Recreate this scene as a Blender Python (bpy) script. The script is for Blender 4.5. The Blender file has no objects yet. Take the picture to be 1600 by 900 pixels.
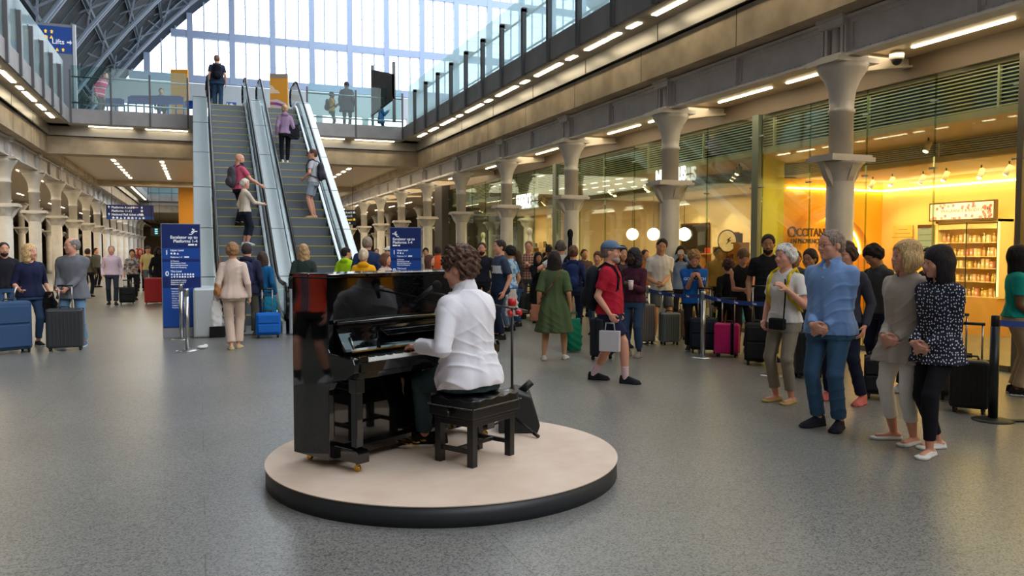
import bpy, math, random, colorsys
import numpy as np
from mathutils import Vector, Matrix
random.seed(7); RNG = np.random.default_rng(7)
S = bpy.context.scene; COL = S.collection
PI = math.pi

# ---------------------------------------------------------------- camera
YAW, PIT, CH = math.radians(21.3), math.radians(2.7), 1.58
cd = bpy.data.cameras.new('camera'); cam = bpy.data.objects.new('camera', cd); COL.objects.link(cam)
cd.sensor_width = 36; cd.lens = 1250/1600*36; cd.clip_end = 500; cd.clip_start = .05
cam.location = (0, 0, CH); cam.rotation_euler = (PI/2-PIT, 0, -YAW)
S.camera = cam
_F = Vector((math.sin(YAW)*math.cos(PIT), math.cos(YAW)*math.cos(PIT), -math.sin(PIT)))
_R = Vector((math.cos(YAW), -math.sin(YAW), 0)); _U = _R.cross(_F)
def ray(x, y): return _F+_R*((x-800)/1250)-_U*((y-450)/1250)
def at(x, y, z=0):                      # the point of the photo standing at height z
    d = ray(x, y); return Vector((0, 0, CH))+d*((z-CH)/d.z)
def at_depth(x, y, zc): return Vector((0, 0, CH))+ray(x, y)*zc
def ground_depth(x, zc):                # floor point seen in column x at view depth zc
    d = ray(x, 391); p = Vector((0, 0, CH))+d*zc; return Vector((p.x, p.y, 0))

# ---------------------------------------------------------------- world, view
S.view_settings.view_transform = 'Standard'; S.view_settings.look = 'None'
S.view_settings.gamma = 1; S.view_settings.use_curve_mapping = False
S.view_settings.exposure = 0.74
W = bpy.data.worlds.new('sky'); S.world = W; W.use_nodes = True
nt = W.node_tree; bg = nt.nodes['Background']
tc = nt.nodes.new('ShaderNodeTexCoord'); sp = nt.nodes.new('ShaderNodeSeparateXYZ')
rp = nt.nodes.new('ShaderNodeValToRGB'); nt.links.new(tc.outputs['Generated'], sp.inputs[0])
nt.links.new(sp.outputs['Z'], rp.inputs[0]); nt.links.new(rp.outputs[0], bg.inputs[0])
rp.color_ramp.elements[0].position = 0; rp.color_ramp.elements[0].color = (.92, .96, 1, 1)
rp.color_ramp.elements[1].position = .6; rp.color_ramp.elements[1].color = (.88, .94, 1, 1)
bg.inputs[1].default_value = 2.6
def area(name, loc, size, power, color, rot=(0, 0, 0)):
    l = bpy.data.lights.new(name, 'AREA'); l.shape = 'RECTANGLE'; l.size, l.size_y = size
    l.energy = power; l.color = color; o = bpy.data.objects.new(name, l); COL.objects.link(o)
    o.location = loc; o.rotation_euler = rot; return o
def spot(name, loc, power, color=(1, .8, .55), ang=80, tgt=None, rad=.03):
    l = bpy.data.lights.new(name, 'SPOT'); l.energy = power; l.color = color; l.spot_size = math.radians(ang); l.spot_blend = .6
    l.shadow_soft_size = rad; o = bpy.data.objects.new(name, l); COL.objects.link(o); o.location = loc
    if tgt: o.rotation_euler = (Vector(tgt)-Vector(loc)).to_track_quat('-Z', 'Y').to_euler()
    return o

# ---------------------------------------------------------------- materials
MATS = {}
def lin(c):
    return tuple(((v/255)/12.92 if v/255 <= .04045 else ((v/255+.055)/1.055)**2.4) for v in c)+(1,)
def mat(name, col=None, rough=.6, metal=0, spec=.5, emit=None, es=0, noise=None, bump=0, nscale=20, coat=0, sheen=0):
    """col, an sRGB 0-255 triple; noise = second colour mixed in by a noise texture"""
    if name in MATS: return MATS[name]
    m = bpy.data.materials.new(name); m.use_nodes = True; n = m.node_tree.nodes; L = m.node_tree.links
    b = n['Principled BSDF']
    if col: b.inputs['Base Color'].default_value = lin(col)
    b.inputs['Roughness'].default_value = rough; b.inputs['Metallic'].default_value = metal
    b.inputs['Specular IOR Level'].default_value = spec
    if coat: b.inputs['Coat Weight'].default_value = coat; b.inputs['Coat Roughness'].default_value = .03
    if sheen: b.inputs['Sheen Weight'].default_value = sheen
    if emit: b.inputs['Emission Color'].default_value = lin(emit); b.inputs['Emission Strength'].default_value = es
    if noise or bump:
        t = n.new('ShaderNodeTexCoord'); z = n.new('ShaderNodeTexNoise'); z.inputs['Scale'].default_value = nscale
        z.inputs['Detail'].default_value = 5; L.new(t.outputs['Object'], z.inputs['Vector'])
        if noise:
            r = n.new('ShaderNodeValToRGB'); r.color_ramp.elements[0].position = .35; r.color_ramp.elements[1].position = .65
            r.color_ramp.elements[0].color = lin(col); r.color_ramp.elements[1].color = lin(noise)
            L.new(z.outputs['Fac'], r.inputs[0]); L.new(r.outputs[0], b.inputs['Base Color'])
        if bump:
            p = n.new('ShaderNodeBump'); p.inputs['Strength'].default_value = bump; p.inputs['Distance'].default_value = .02
            L.new(z.outputs['Fac'], p.inputs['Height']); L.new(p.outputs[0], b.inputs['Normal'])
    MATS[name] = m; return m
def glass(name, tint=(225, 245, 238), refl=.12, rough=.02):
    if name in MATS: return MATS[name]
    m = bpy.data.materials.new(name); m.use_nodes = True; n = m.node_tree.nodes; L = m.node_tree.links
    n.remove(n['Principled BSDF']); o = n['Material Output']
    t = n.new('ShaderNodeBsdfTransparent'); t.inputs[0].default_value = lin(tint)
    g = n.new('ShaderNodeBsdfGlossy'); g.inputs['Roughness'].default_value = rough
    f = n.new('ShaderNodeLayerWeight'); f.inputs['Blend'].default_value = .25
    mm = n.new('ShaderNodeMath'); mm.operation = 'MULTIPLY_ADD'; mm.inputs[1].default_value = .28; mm.inputs[2].default_value = refl*.25
    x = n.new('ShaderNodeMixShader'); L.new(f.outputs['Fresnel'], mm.inputs[0]); L.new(mm.outputs[0], x.inputs[0])
    L.new(t.outputs[0], x.inputs[1]); L.new(g.outputs[0], x.inputs[2]); L.new(x.outputs[0], o.inputs[0])
    MATS[name] = m; return m
def emis(name, col, s):
    if name in MATS: return MATS[name]
    m = bpy.data.materials.new(name); m.use_nodes = True; n = m.node_tree.nodes; L = m.node_tree.links
    n.remove(n['Principled BSDF']); e = n.new('ShaderNodeEmission'); e.inputs[0].default_value = lin(col); e.inputs[1].default_value = s
    L.new(e.outputs[0], n['Material Output'].inputs[0]); MATS[name] = m; return m
def pattern(name, kind, c1, c2, scale=30, rough=.85, width=.25):
    """woven or printed patterns: dots, stripes, plaid, splash"""
    if name in MATS: return MATS[name]
    m = mat(name, c1, rough); n = m.node_tree.nodes; L = m.node_tree.links; b = n['Principled BSDF']
    t = n.new('ShaderNodeTexCoord'); mix = n.new('ShaderNodeMix'); mix.data_type = 'RGBA'
    mix.inputs[6].default_value = lin(c1); mix.inputs[7].default_value = lin(c2)
    if kind == 'dots':
        v = n.new('ShaderNodeTexVoronoi'); v.inputs['Scale'].default_value = scale; v.inputs['Randomness'].default_value = .7
        sx = n.new('ShaderNodeSeparateXYZ'); L.new(t.outputs['Object'], sx.inputs[0]); ad = n.new('ShaderNodeMath'); L.new(sx.outputs['X'], ad.inputs[0]); L.new(sx.outputs['Y'], ad.inputs[1]); cx = n.new('ShaderNodeCombineXYZ'); L.new(ad.outputs[0], cx.inputs[0]); L.new(sx.outputs['Z'], cx.inputs[1]); v.voronoi_dimensions = '2D'; L.new(cx.outputs[0], v.inputs['Vector']); q = n.new('ShaderNodeMath'); q.operation = 'LESS_THAN'; q.inputs[1].default_value = width
        L.new(v.outputs['Distance'], q.inputs[0]); L.new(q.outputs[0], mix.inputs[0])
    elif kind == 'splash':
        v = n.new('ShaderNodeTexNoise'); v.inputs['Scale'].default_value = scale; v.inputs['Detail'].default_value = 3
        L.new(t.outputs['Object'], v.inputs['Vector']); q = n.new('ShaderNodeMath'); q.operation = 'GREATER_THAN'; q.inputs[1].default_value = 1-width*2
        L.new(v.outputs['Fac'], q.inputs[0]); L.new(q.outputs[0], mix.inputs[0])
    else:
        s = n.new('ShaderNodeSeparateXYZ'); L.new(t.outputs['Object'], s.inputs[0]); outs = []
        for ax in (('X', 'Z') if kind == 'plaid' else ('X',) if kind == 'stripes' else ('Z',)):
            a = n.new('ShaderNodeMath'); a.operation = 'MULTIPLY'; a.inputs[1].default_value = scale
            f = n.new('ShaderNodeMath'); f.operation = 'FRACT'; q = n.new('ShaderNodeMath'); q.operation = 'LESS_THAN'; q.inputs[1].default_value = width
            L.new(s.outputs[ax], a.inputs[0]); L.new(a.outputs[0], f.inputs[0]); L.new(f.outputs[0], q.inputs[0]); outs.append(q)
        if len(outs) == 2:
            a = n.new('ShaderNodeMath'); a.operation = 'MAXIMUM'; L.new(outs[0].outputs[0], a.inputs[0]); L.new(outs[1].outputs[0], a.inputs[1]); outs = [a]
        L.new(outs[0].outputs[0], mix.inputs[0])
    L.new(mix.outputs[2], b.inputs['Base Color']); return m

# ---------------------------------------------------------------- mesh helpers
class MB:
    def __init__(s): s.v = []; s.f = []; s.m = []; s.sm = []
    def add(s, vs, fs, mi=0, smooth=False):
        o = len(s.v); s.v += [tuple(v) for v in vs]; s.f += [tuple(i+o for i in f) for f in fs]; s.m += [mi]*len(fs); s.sm += [smooth]*len(fs); return s
    def box(s, c, d, rz=0, mi=0, M=None):
        x, y, z = d[0]/2, d[1]/2, d[2]/2; c = Vector(c)
        vs = [Vector((a*x, b*y, e*z)) for a in (-1, 1) for b in (-1, 1) for e in (-1, 1)]
        if M is None: M = Matrix.Rotation(rz, 3, 'Z')
        vs = [c+M@v for v in vs]
        return s.add(vs, [(0, 1, 3, 2), (4, 6, 7, 5), (0, 4, 5, 1), (2, 3, 7, 6), (0, 2, 6, 4), (1, 5, 7, 3)], mi)
    def bb(s, a, b, mi=0): return s.box([(a[i]+b[i])/2 for i in range(3)], [abs(b[i]-a[i]) for i in range(3)], 0, mi)
    def cyl(s, p, q, r, r2=None, n=12, mi=0, caps=True, smooth=True):
        p, q = Vector(p), Vector(q); r2 = r if r2 is None else r2; d = (q-p).normalized()
        a = d.orthogonal().normalized(); b = d.cross(a)
        vs = [p+(a*math.cos(2*PI*i/n)+b*math.sin(2*PI*i/n))*r for i in range(n)]+[q+(a*math.cos(2*PI*i/n)+b*math.sin(2*PI*i/n))*r2 for i in range(n)]
        s.add(vs, [(i, (i+1) % n, n+(i+1) % n, n+i) for i in range(n)], mi, smooth)
        if caps: o = len(s.v)-2*n; s.f += [tuple(o+i for i in range(n-1, -1, -1)), tuple(o+n+i for i in range(n))]; s.m += [mi, mi]; s.sm += [False, False]
        return s
    def tube(s, pts, r, n=8, mi=0):
        for a, b in zip(pts, pts[1:]): s.cyl(a, b, r, n=n, mi=mi)
        for a in pts[1:-1]: s.ball(a, (r, r, r), n, max(4, n//2), mi)
        return s
    def lathe(s, prof, c=(0, 0, 0), n=24, mi=0, smooth=True):
        vs = [(c[0]+r*math.cos(2*PI*i/n), c[1]+r*math.sin(2*PI*i/n), c[2]+z) for r, z in prof for i in range(n)]
        fs = [(j*n+i, j*n+(i+1) % n, (j+1)*n+(i+1) % n, (j+1)*n+i) for j in range(len(prof)-1) for i in range(n)]
        s.add(vs, fs, mi, smooth); o = len(s.v)-len(vs)
        s.f += [tuple(o+i for i in range(n-1, -1, -1)), tuple(o+(len(prof)-1)*n+i for i in range(n))]; s.m += [mi, mi]; s.sm += [False, False]
        return s
    def ball(s, c, r, n=12, k=8, mi=0):
        vs = []; fs = []
        for j in range(k+1):
            t = PI*j/k
            for i in range(n): vs.append((c[0]+r[0]*math.sin(t)*math.cos(2*PI*i/n), c[1]+r[1]*math.sin(t)*math.sin(2*PI*i/n), c[2]-r[2]*math.cos(t)))
        for j in range(k):
            for i in range(n): fs.append((j*n+i, j*n+(i+1) % n, (j+1)*n+(i+1) % n, (j+1)*n+i))
        return s.add(vs, fs, mi, True)
    def prism(s, poly, axis, a, b, mi=0):
        """polygon in the two other axes, extruded along axis from a to b"""
        def mk(p, t):
            return {0: (t, p[0], p[1]), 1: (p[0], t, p[1]), 2: (p[0], p[1], t)}[axis]
        n = len(poly); vs = [mk(p, a) for p in poly]+[mk(p, b) for p in poly]
        return s.add(vs, [tuple(range(n-1, -1, -1)), tuple(range(n, 2*n))]+[(i, (i+1) % n, n+(i+1) % n, n+i) for i in range(n)], mi)
    def build(s, name, mats, parent=None, loc=None, rz=0, bevel=0, seg=2):
        me = bpy.data.meshes.new(name); me.from_pydata(s.v, [], s.f)
        for m in (mats if isinstance(mats, (list, tuple)) else [mats]): me.materials.append(m)
        me.polygons.foreach_set('material_index', s.m); me.polygons.foreach_set('use_smooth', s.sm)
        import bmesh
        bm = bmesh.new(); bm.from_mesh(me); bmesh.ops.recalc_face_normals(bm, faces=bm.faces); bm.to_mesh(me); bm.free()
        me.update(); o = bpy.data.objects.new(name, me); COL.objects.link(o)
        if loc is not None: o.location = loc
        o.rotation_euler.z = rz
        if parent: o.parent = parent
        if bevel:
            b = o.modifiers.new('bevel', 'BEVEL'); b.width = bevel; b.segments = seg; b.limit_method = 'ANGLE'; b.angle_limit = .6
        return o
def tag(o, label=None, cat=None, group=None, kind=None):
    if label: o['label'] = label
    if cat: o['category'] = cat
    if group: o['group'] = group
    if kind: o['kind'] = kind
    return o
def empty(name, loc=(0, 0, 0), rz=0, label=None, cat=None, group=None):
    o = bpy.data.objects.new(name, None); COL.objects.link(o); o.location = loc; o.rotation_euler.z = rz; o.empty_display_size = .1
    return tag(o, label, cat, group)
def struct(o): o['kind'] = 'structure'; return o
def copy_tree(o, parent=None):
    c = o.copy(); COL.objects.link(c); c.parent = parent
    for ch in list(o.children): copy_tree(ch, c)
    return c
def text(body, size, parent, loc, rot, m, name='lettering', align='LEFT', ext=.002, squash=1, bold=0):
    cu = bpy.data.curves.new(name, 'FONT'); cu.body = body; cu.size = size; cu.extrude = ext; cu.align_x = align; cu.offset = bold
    t = bpy.data.objects.new(name, cu); COL.objects.link(t)
    dg = bpy.context.evaluated_depsgraph_get(); me = bpy.data.meshes.new_from_object(t.evaluated_get(dg))
    bpy.data.objects.remove(t); me.materials.clear(); me.materials.append(m)
    o = bpy.data.objects.new(name, me); COL.objects.link(o); o.location = loc; o.rotation_euler = rot; o.scale = (squash, 1, 1)
    if parent: o.parent = parent
    return o
# ================================================================ SETTING
XR, XL, Y0, BAY = 8.58, -5.22, 9.04, 4.47       # colonnades
def floor_mat():
    m = mat('terrazzo', (128, 126, 122), .32, spec=.45); n = m.node_tree.nodes; L = m.node_tree.links; b = n['Principled BSDF']
    t = n.new('ShaderNodeTexCoord')
    v = n.new('ShaderNodeTexVoronoi'); v.inputs['Scale'].default_value = 115; L.new(t.outputs['Object'], v.inputs['Vector'])
    r = n.new('ShaderNodeValToRGB'); e = r.color_ramp.elements
    sx = n.new('ShaderNodeSeparateColor'); L.new(v.outputs['Color'], sx.inputs[0]); L.new(sx.outputs[0], r.inputs[0])
    e[0].color = lin((92, 91, 88)); e[0].position = .0; e[1].color = lin((172, 170, 163)); e[1].position = 1
    a = e.new(.3); a.color = lin((124, 123, 119)); a = e.new(.8); a.color = lin((138, 136, 131)); r.color_ramp.interpolation = 'CONSTANT'
    z = n.new('ShaderNodeTexNoise'); z.inputs['Scale'].default_value = .6; z.inputs['Detail'].default_value = 6; L.new(t.outputs['Object'], z.inputs['Vector'])
    mr = n.new('ShaderNodeMapRange'); mr.inputs[1].default_value = .3; mr.inputs[2].default_value = .7; mr.inputs[3].default_value = .82; mr.inputs[4].default_value = 1.04
    L.new(z.outputs['Fac'], mr.inputs[0])
    # faint panel joints
    br = n.new('ShaderNodeTexBrick'); br.inputs['Scale'].default_value = 1; br.inputs['Brick Width'].default_value = 1.49; br.inputs['Row Height'].default_value = 1.49
    br.inputs['Mortar Size'].default_value = .004; br.inputs['Color1'].default_value = br.inputs['Color2'].default_value = (1, 1, 1, 1); br.inputs['Mortar'].default_value = (.55, .55, .55, 1); br.offset = 0
    br.inputs['Mortar Smooth'].default_value = .2; L.new(t.outputs['Object'], br.inputs['Vector'])
    z2 = n.new('ShaderNodeTexNoise'); z2.inputs['Scale'].default_value = .9; L.new(t.outputs['Object'], z2.inputs['Vector'])
    g = n.new('ShaderNodeMath'); g.operation = 'GREATER_THAN'; g.inputs[1].default_value = .53; L.new(z2.outputs['Fac'], g.inputs[0])
    m0 = n.new('ShaderNodeMix'); m0.data_type = 'RGBA'; m0.inputs[6].default_value = (1, 1, 1, 1); L.new(g.outputs[0], m0.inputs[0]); L.new(br.outputs['Color'], m0.inputs[7])
    m1 = n.new('ShaderNodeMix'); m1.data_type = 'RGBA'; m1.blend_type = 'MULTIPLY'; m1.inputs[0].default_value = 1
    m2 = n.new('ShaderNodeMix'); m2.data_type = 'RGBA'; m2.blend_type = 'MULTIPLY'; m2.inputs[0].default_value = 1
    L.new(r.outputs[0], m1.inputs[6]); L.new(mr.outputs[0], m1.inputs[7]); L.new(m1.outputs[2], m2.inputs[6]); L.new(m0.outputs[2], m2.inputs[7])
    L.new(m2.outputs[2], b.inputs['Base Color']); return m
FLOOR = floor_mat()
CONC = mat('concrete', (186, 168, 142), .8, noise=(156, 139, 116), nscale=1.6, bump=.05)
PANEL = mat('satin_panel', (150, 146, 140), .38, metal=.55)
FASCIA = mat('fascia_grey', (158, 152, 150), .55, noise=(144, 139, 138), nscale=2)
SOFFIT = mat('soffit', (160, 150, 138), .7)
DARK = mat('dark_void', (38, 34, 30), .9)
IRON = mat('iron_grey', (204, 198, 194), .55, noise=(190, 184, 180), nscale=3, bump=.03)
COLPAINT = mat('column_paint', (205, 198, 188), .5, noise=(190, 182, 170), nscale=2.5)
CEIL = mat('ceiling_metal', (206, 184, 152), .45, metal=.2)
STEEL = mat('steel', (190, 190, 190), .3, metal=1)
STEELD = mat('brushed_steel', (160, 166, 172), .38, metal=.75)
BLACKM = mat('black_metal', (22, 22, 24), .4)
POSTM = mat('post_grey', (92, 90, 92), .5, metal=.3)
GLASS = glass('clear_glass', (228, 244, 238), .1)
GLASSB = glass('blue_glass', (232, 247, 248), .2, .05)
def film(m):
    n = m.node_tree.nodes; L = m.node_tree.links; x = n['Mix Shader']; o = n['Material Output']; t = n.new('ShaderNodeBsdfTranslucent'); t.inputs[0].default_value = lin((232, 246, 247))
    d = n.new('ShaderNodeBsdfDiffuse'); d.inputs[0].default_value = lin((226, 243, 245)); a = n.new('ShaderNodeAddShader'); y = n.new('ShaderNodeMixShader'); y.inputs[0].default_value = .4
    y0 = n.new('ShaderNodeMixShader'); y0.inputs[0].default_value = .35; L.new(t.outputs[0], y0.inputs[1]); L.new(d.outputs[0], y0.inputs[2]); L.new(x.outputs[0], y.inputs[1]); L.new(y0.outputs[0], y.inputs[2]); L.new(y.outputs[0], o.inputs[0])
film(GLASSB)
WARM = emis('warm_strip', (255, 238, 200), 9)
MB().box((10, 45, -.05), (60, 130, .1)).build('floor', FLOOR); struct(bpy.data.objects['floor'])
# end walls, outer aisle walls
WALLB = mat('aisle_wall', (92, 78, 62), .8)
struct(MB().bb((-20, 108, 0), (40, 108.3, 5.6)).build('wall_far', WALLB))
struct(MB().bb((-17.5, -20, 0), (-17.2, 108, 5)).build('wall_left', WALLB))
struct(MB().bb((16.9, -20, 0), (17.2, 108, 5)).build('wall_right', WALLB))
struct(MB().bb((-20, -20.3, 0), (40, -20, 14)).build('wall_rear', mat('rear_brick', (120, 84, 66), .85)))
# upper deck slabs (right, left, bridges)
YB = 31.0; YB2 = 46.; YB3 = 76.
def side(sx, X, tn):                    # sx=+1 right side, X=column line; all offsets from the column line towards the void
    q = lambda d: X-sx*d
    y0, y1 = -20, 108
    def seg(name, d0, d1, z0, z1, m, ya=y0, yb=y1):
        return struct(MB().bb((q(d0), ya, z0), (q(d1), yb, z1)).build(name, m))
    seg('trim_%d' % tn, 1.22, 1.26, 5.80, 6.28, FASCIA)             # fascia
    seg('trim_%d' % (tn+1), .60, 1.22, 5.77, 5.83, SOFFIT)          # lit soffit
    seg('trim_%d' % (tn+2), .56, .60, 5.46, 5.80, PANEL)            # metal panel strip
    seg('trim_%d' % (tn+3), .48, -.35, 4.86, 5.45, CONC)            # concrete edge beam
    m = MB(); m.bb((q(1.22), y0, 6.2), (q(-30 if sx > 0 else -14), y1, 6.28)); struct(m.build('ceiling', mat('upper_paving', (120, 118, 116), .6)))
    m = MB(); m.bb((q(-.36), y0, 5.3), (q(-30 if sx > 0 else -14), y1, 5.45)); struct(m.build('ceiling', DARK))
    # panel joints
    m = MB(); y = Y0-4*BAY+1.0
    while y < 100: m.bb((q(.605), y, 5.46), (q(.598), y+.02, 5.78)); m.bb((q(.482), y+.8, 4.86), (q(.478), y+.815, 5.45)); y += BAY/1.5
    struct(m.build('trim_%d' % (tn+4), DARK))
side(1, XR, 1); side(-1, XL, 6)
xa, xb = XL+.48, XR-.48
def bridge(Y, tn, y2):
    def b(name, y0, y1, z0, z1, m, ea=.74): return struct(MB().bb((xa-ea, y0, z0), (xb+ea, y1, z1)).build(name, m))
    struct(MB().bb((xa-.7, Y-.78, 5.80), (-.15, Y-.74, 6.28)).build('trim_%d' % tn, FASCIA))
    struct(MB().bb((3.6, Y-.78, 5.80), (xb+.7, Y-.74, 6.28)).build('trim_%d' % (tn+1), FASCIA))
    b('trim_%d' % (tn+2), Y-.74, Y-.05, 5.77, 5.83, SOFFIT); b('trim_%d' % (tn+3), Y-.12, Y-.08, 5.46, 5.80, PANEL)
    b('trim_%d' % (tn+4), Y, Y+.8, 4.86, 5.45, CONC, 0)
    b('ceiling', Y-.74, y2, 6.2, 6.28, MATS['upper_paving']); b('ceiling', Y+.8, y2-.8, 5.12, 5.2, CEIL, 0)
    b('trim_%d' % (tn+5), y2-.8, y2, 4.86, 6.2, CONC, 0)
bridge(YB, 11, YB2); bridge(YB3, 17, 108)
# ceiling of the side aisles, a shallow vaulted metal lining between the girders
def aisle(sx, X, far):
    m = MB(); x0 = X+sx*.2; w = far*sx
    m.bb((x0, -20, 4.42), (X+w, 108, 4.5)); o = struct(m.build('ceiling', CEIL))
aisle(1, XR, 8.4); aisle(-1, XL, 12.2)
# ---- strip lights
def strip(name, c, d, lab, grp, m=WARM, rz=0):
    o = MB().box((0, 0, 0), d).build(name, m, loc=c, rz=rz); tag(o, lab, 'light', grp); return o
def strips(pts, d, name, lab, grp, m=WARM):
    o = None
    for p in pts:
        if o is None: o = strip(name, p, d, lab, grp, m)
        else: c = o.copy(); COL.objects.link(c); c.location = p
for sx, X, s in ((1, XR, 'right'), (-1, XL, 'left')):
    pts = []; short = []
    y = 4.0
    while y < 29.5:
        pts.append((X-sx*.97, y, 5.765)); y += 1.49
        if int(y*3) % 4 == 0 and y < 28: short.append((X-sx*.97, y-.3, 5.765)); short.append((X-sx*.97, y+.45, 5.765)); y += 1.2
    strips(pts, (.11, .95, .03), 'strip_light', 'long strip light under the %s walkway edge' % s, 'long soffit lights, %s walkway' % s)
    strips(short, (.11, .4, .03), 'strip_light', 'short strip light under the %s walkway edge' % s, 'short soffit lights, %s walkway' % s)
strips([(x, YB-.4, 5.765) for x in (-2.75, -1.0)], (1.35, .09, .03), 'strip_light', 'strip light in the bridge soffit left of the escalators', 'bridge soffit lights, left')
strips([(x, YB-.4, 5.765) for x in (4.4, 6.3)], (1.5, .09, .03), 'strip_light', 'strip light in the bridge soffit right of the escalators', 'bridge soffit lights, right')
for k, x in enumerate((-3.1, -1.35, .1, 4.3, 6.1)):
    strips([(x, 32.5+i*1.35, 5.11) for i in range(9)], (.13, .5, .02), 'strip_light', 'ceiling light under the bridge, row %s' % ('one', 'two', 'three', 'four', 'five')[k], 'lights under the bridge, row %s' % ('one', 'two', 'three', 'four', 'five')[k])
strips([(XL+1.1, 47+i*1.5, 5.765) for i in range(18)]+[(XR-1.1, 47+i*1.5, 5.765) for i in range(18)], (.11, .95, .03), 'strip_light', 'tiny strip light far behind the bridge', 'far soffit lights')
strips([(XR+d, Y0+BAY*k+o, 4.41) for k in range(-2, 12) for d, o in ((.75, 1.3), (.75, 3.2))], (.05, 1.5, .02), 'strip_light', 'slim aisle light just behind the right columns', 'aisle lights, right, front line')
strips([(XR+3.1, Y0+BAY*k+2.2, 4.41) for k in range(-2, 12)], (.05, 1.5, .02), 'strip_light', 'slim light deeper in the right aisle ceiling', 'aisle lights, right, back line')
strips([(XL-d, Y0+BAY*k+o, 4.41) for k in range(3, 15) for d, o in ((.75, 2.2), (3.2, 2.2))], (.05, 1.5, .02), 'strip_light', 'slim strip light in the left aisle ceiling', 'aisle lights, left')

# ---- cast iron columns
def col_proto(detail=True):
    r = empty('iron_column'); tag(r, '-', 'column')
    m = MB(); n = 20
    m.lathe([(.185, 0), (.19, .3), (.19, 2.62)], n=n)
    sh = m.build('shaft', COLPAINT, r)
    m = MB()                                     # lower capital: flares into a square shelf
    m.lathe([(.175, 2.35), (.18, 2.5), (.2, 2.62), (.235, 2.72), (.3, 2.80), (.33, 2.83)], n=n)
    m.box((0, 0, 2.865), (.78, .52, .06)); m.box((0, 0, 2.91), (.72, .46, .04))
    for sx in (-1, 1):                            # curved gusset brackets
        pts = [(sx*.16, 2.45), (sx*.2, 2.52), (sx*.27, 2.62), (sx*.33, 2.74), (sx*.38, 2.84), (sx*.16, 2.84)]
        m.prism([(p[0], p[1]) for p in pts], 1, -.05, .05)
        m.prism([(p[0]*.8, p[1]) for p in pts], 0, -.05, .05)
    m.build('shelf_bracket', COLPAINT, r)
    m = MB(); m.lathe([(.165, 2.93), (.165, 3.52), (.185, 3.53), (.185, 3.58), (.165, 3.59), (.17, 3.7), (.19, 3.85), (.25, 4.0), (.33, 4.12), (.36, 4.2)], n=n)
    m.box((0, 0, 4.235), (.74, .62, .07)); m.build('capital', COLPAINT, r)
    m = MB(); m.box((0, 0, 4.3), (.5, .46, .06)); m.cyl((-.1, 0, 4.32), (-.1, 0, 4.72), .075, n=12); m.cyl((.1, 0, 4.32), (.1, 0, 4.72), .075, n=12)
    m.box((0, .15, 4.53), (.34, .05, .42)); m.box((0, -.15, 4.53), (.34, .05, .42)); m.box((0, 0, 4.77), (.46, .46, .1)); m.box((0, 0, 4.84), (.54, .52, .05))
    m.build('girder_seat', IRON, r)
    return r
ORD = ['first', 'second', 'third', 'fourth', 'fifth', 'sixth', 'seventh', 'eighth', 'ninth', 'tenth', 'eleventh', 'twelfth', 'thirteenth', 'fourteenth', 'fifteenth', 'sixteenth', 'seventeenth']
cp = col_proto(); first = True
def place_col(x, y, lab, grp):
    global first
    c = cp if first else copy_tree(cp); first = False; c.location = (x, y, 0); c['label'] = lab; c['group'] = grp
for k in range(0, 17): place_col(XR, Y0+BAY*k, 'cast iron column, %s nearest of the front row on the right' % ORD[k], 'right front row columns')
for k in range(4, 18): place_col(XL, Y0+BAY*k, 'cast iron column, %s nearest of the front row on the left' % ORD[k-4], 'left front row columns')
for k in range(5, 14): place_col(XR+4.4, Y0+BAY*k, 'far cast iron column standing behind the right front row', 'right back row columns')
for k in range(4, 16):
    place_col(XL-4.4, Y0+BAY*k, 'cast iron column standing behind the left front row', 'left back row columns')
# ---- riveted plate girders, one per bay
def girder_proto():
    r = empty('iron_girder', (0, 0, 0)); tag(r, '-', 'girder')
    L = BAY-.4; m = MB()
    m.bb((-.02, .2, 4.32), (.02, .2+L, 4.82)); m.bb((-.12, .2, 4.28), (.12, .2+L, 4.32)); m.bb((-.12, .2, 4.80), (.12, .2+L, 4.84))
    for s in (-1, 1): m.bb((s*.02, .2, 4.32), (s*.035, .2+L, 4.4)); m.bb((s*.02, .2, 4.74), (s*.035, .2+L, 4.80))
    m.build('web_plate', IRON, r)
    for y in (.22, BAY/2, BAY-.22): m = MB(); m.bb((-.11, y-.015, 4.32), (.11, y+.015, 4.8)); m.bb((-.045, y-.07, 4.4), (.045, y+.07, 4.74)); m.build('stiffener', IRON, r)
    m = MB()
    for s in (-1, 1):
        for i in range(int(L/.12)):
            for z in (4.36, 4.77): m.ball((s*.036, .27+i*.12, z), (.012, .012, .012), 6, 4)
    m.build('rivets', IRON, r)['kind'] = 'stuff'
    return r
gp = girder_proto(); gf = True
for sx, X, s, ks in ((1, XR, 'right', range(-2, 16)), (-1, XL, 'left', range(3, 17))):
    for k in ks:
        g = gp if gf else copy_tree(gp); gf = False; g.location = (X-sx*.06, Y0+BAY*k, 0)
        g['label'] = 'grey riveted iron girder, %s nearest bay above the %s colonnade' % (ORD[k-ks[0]] if k-ks[0] < 17 else 'last', s); g['group'] = s+' colonnade girders'
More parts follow.
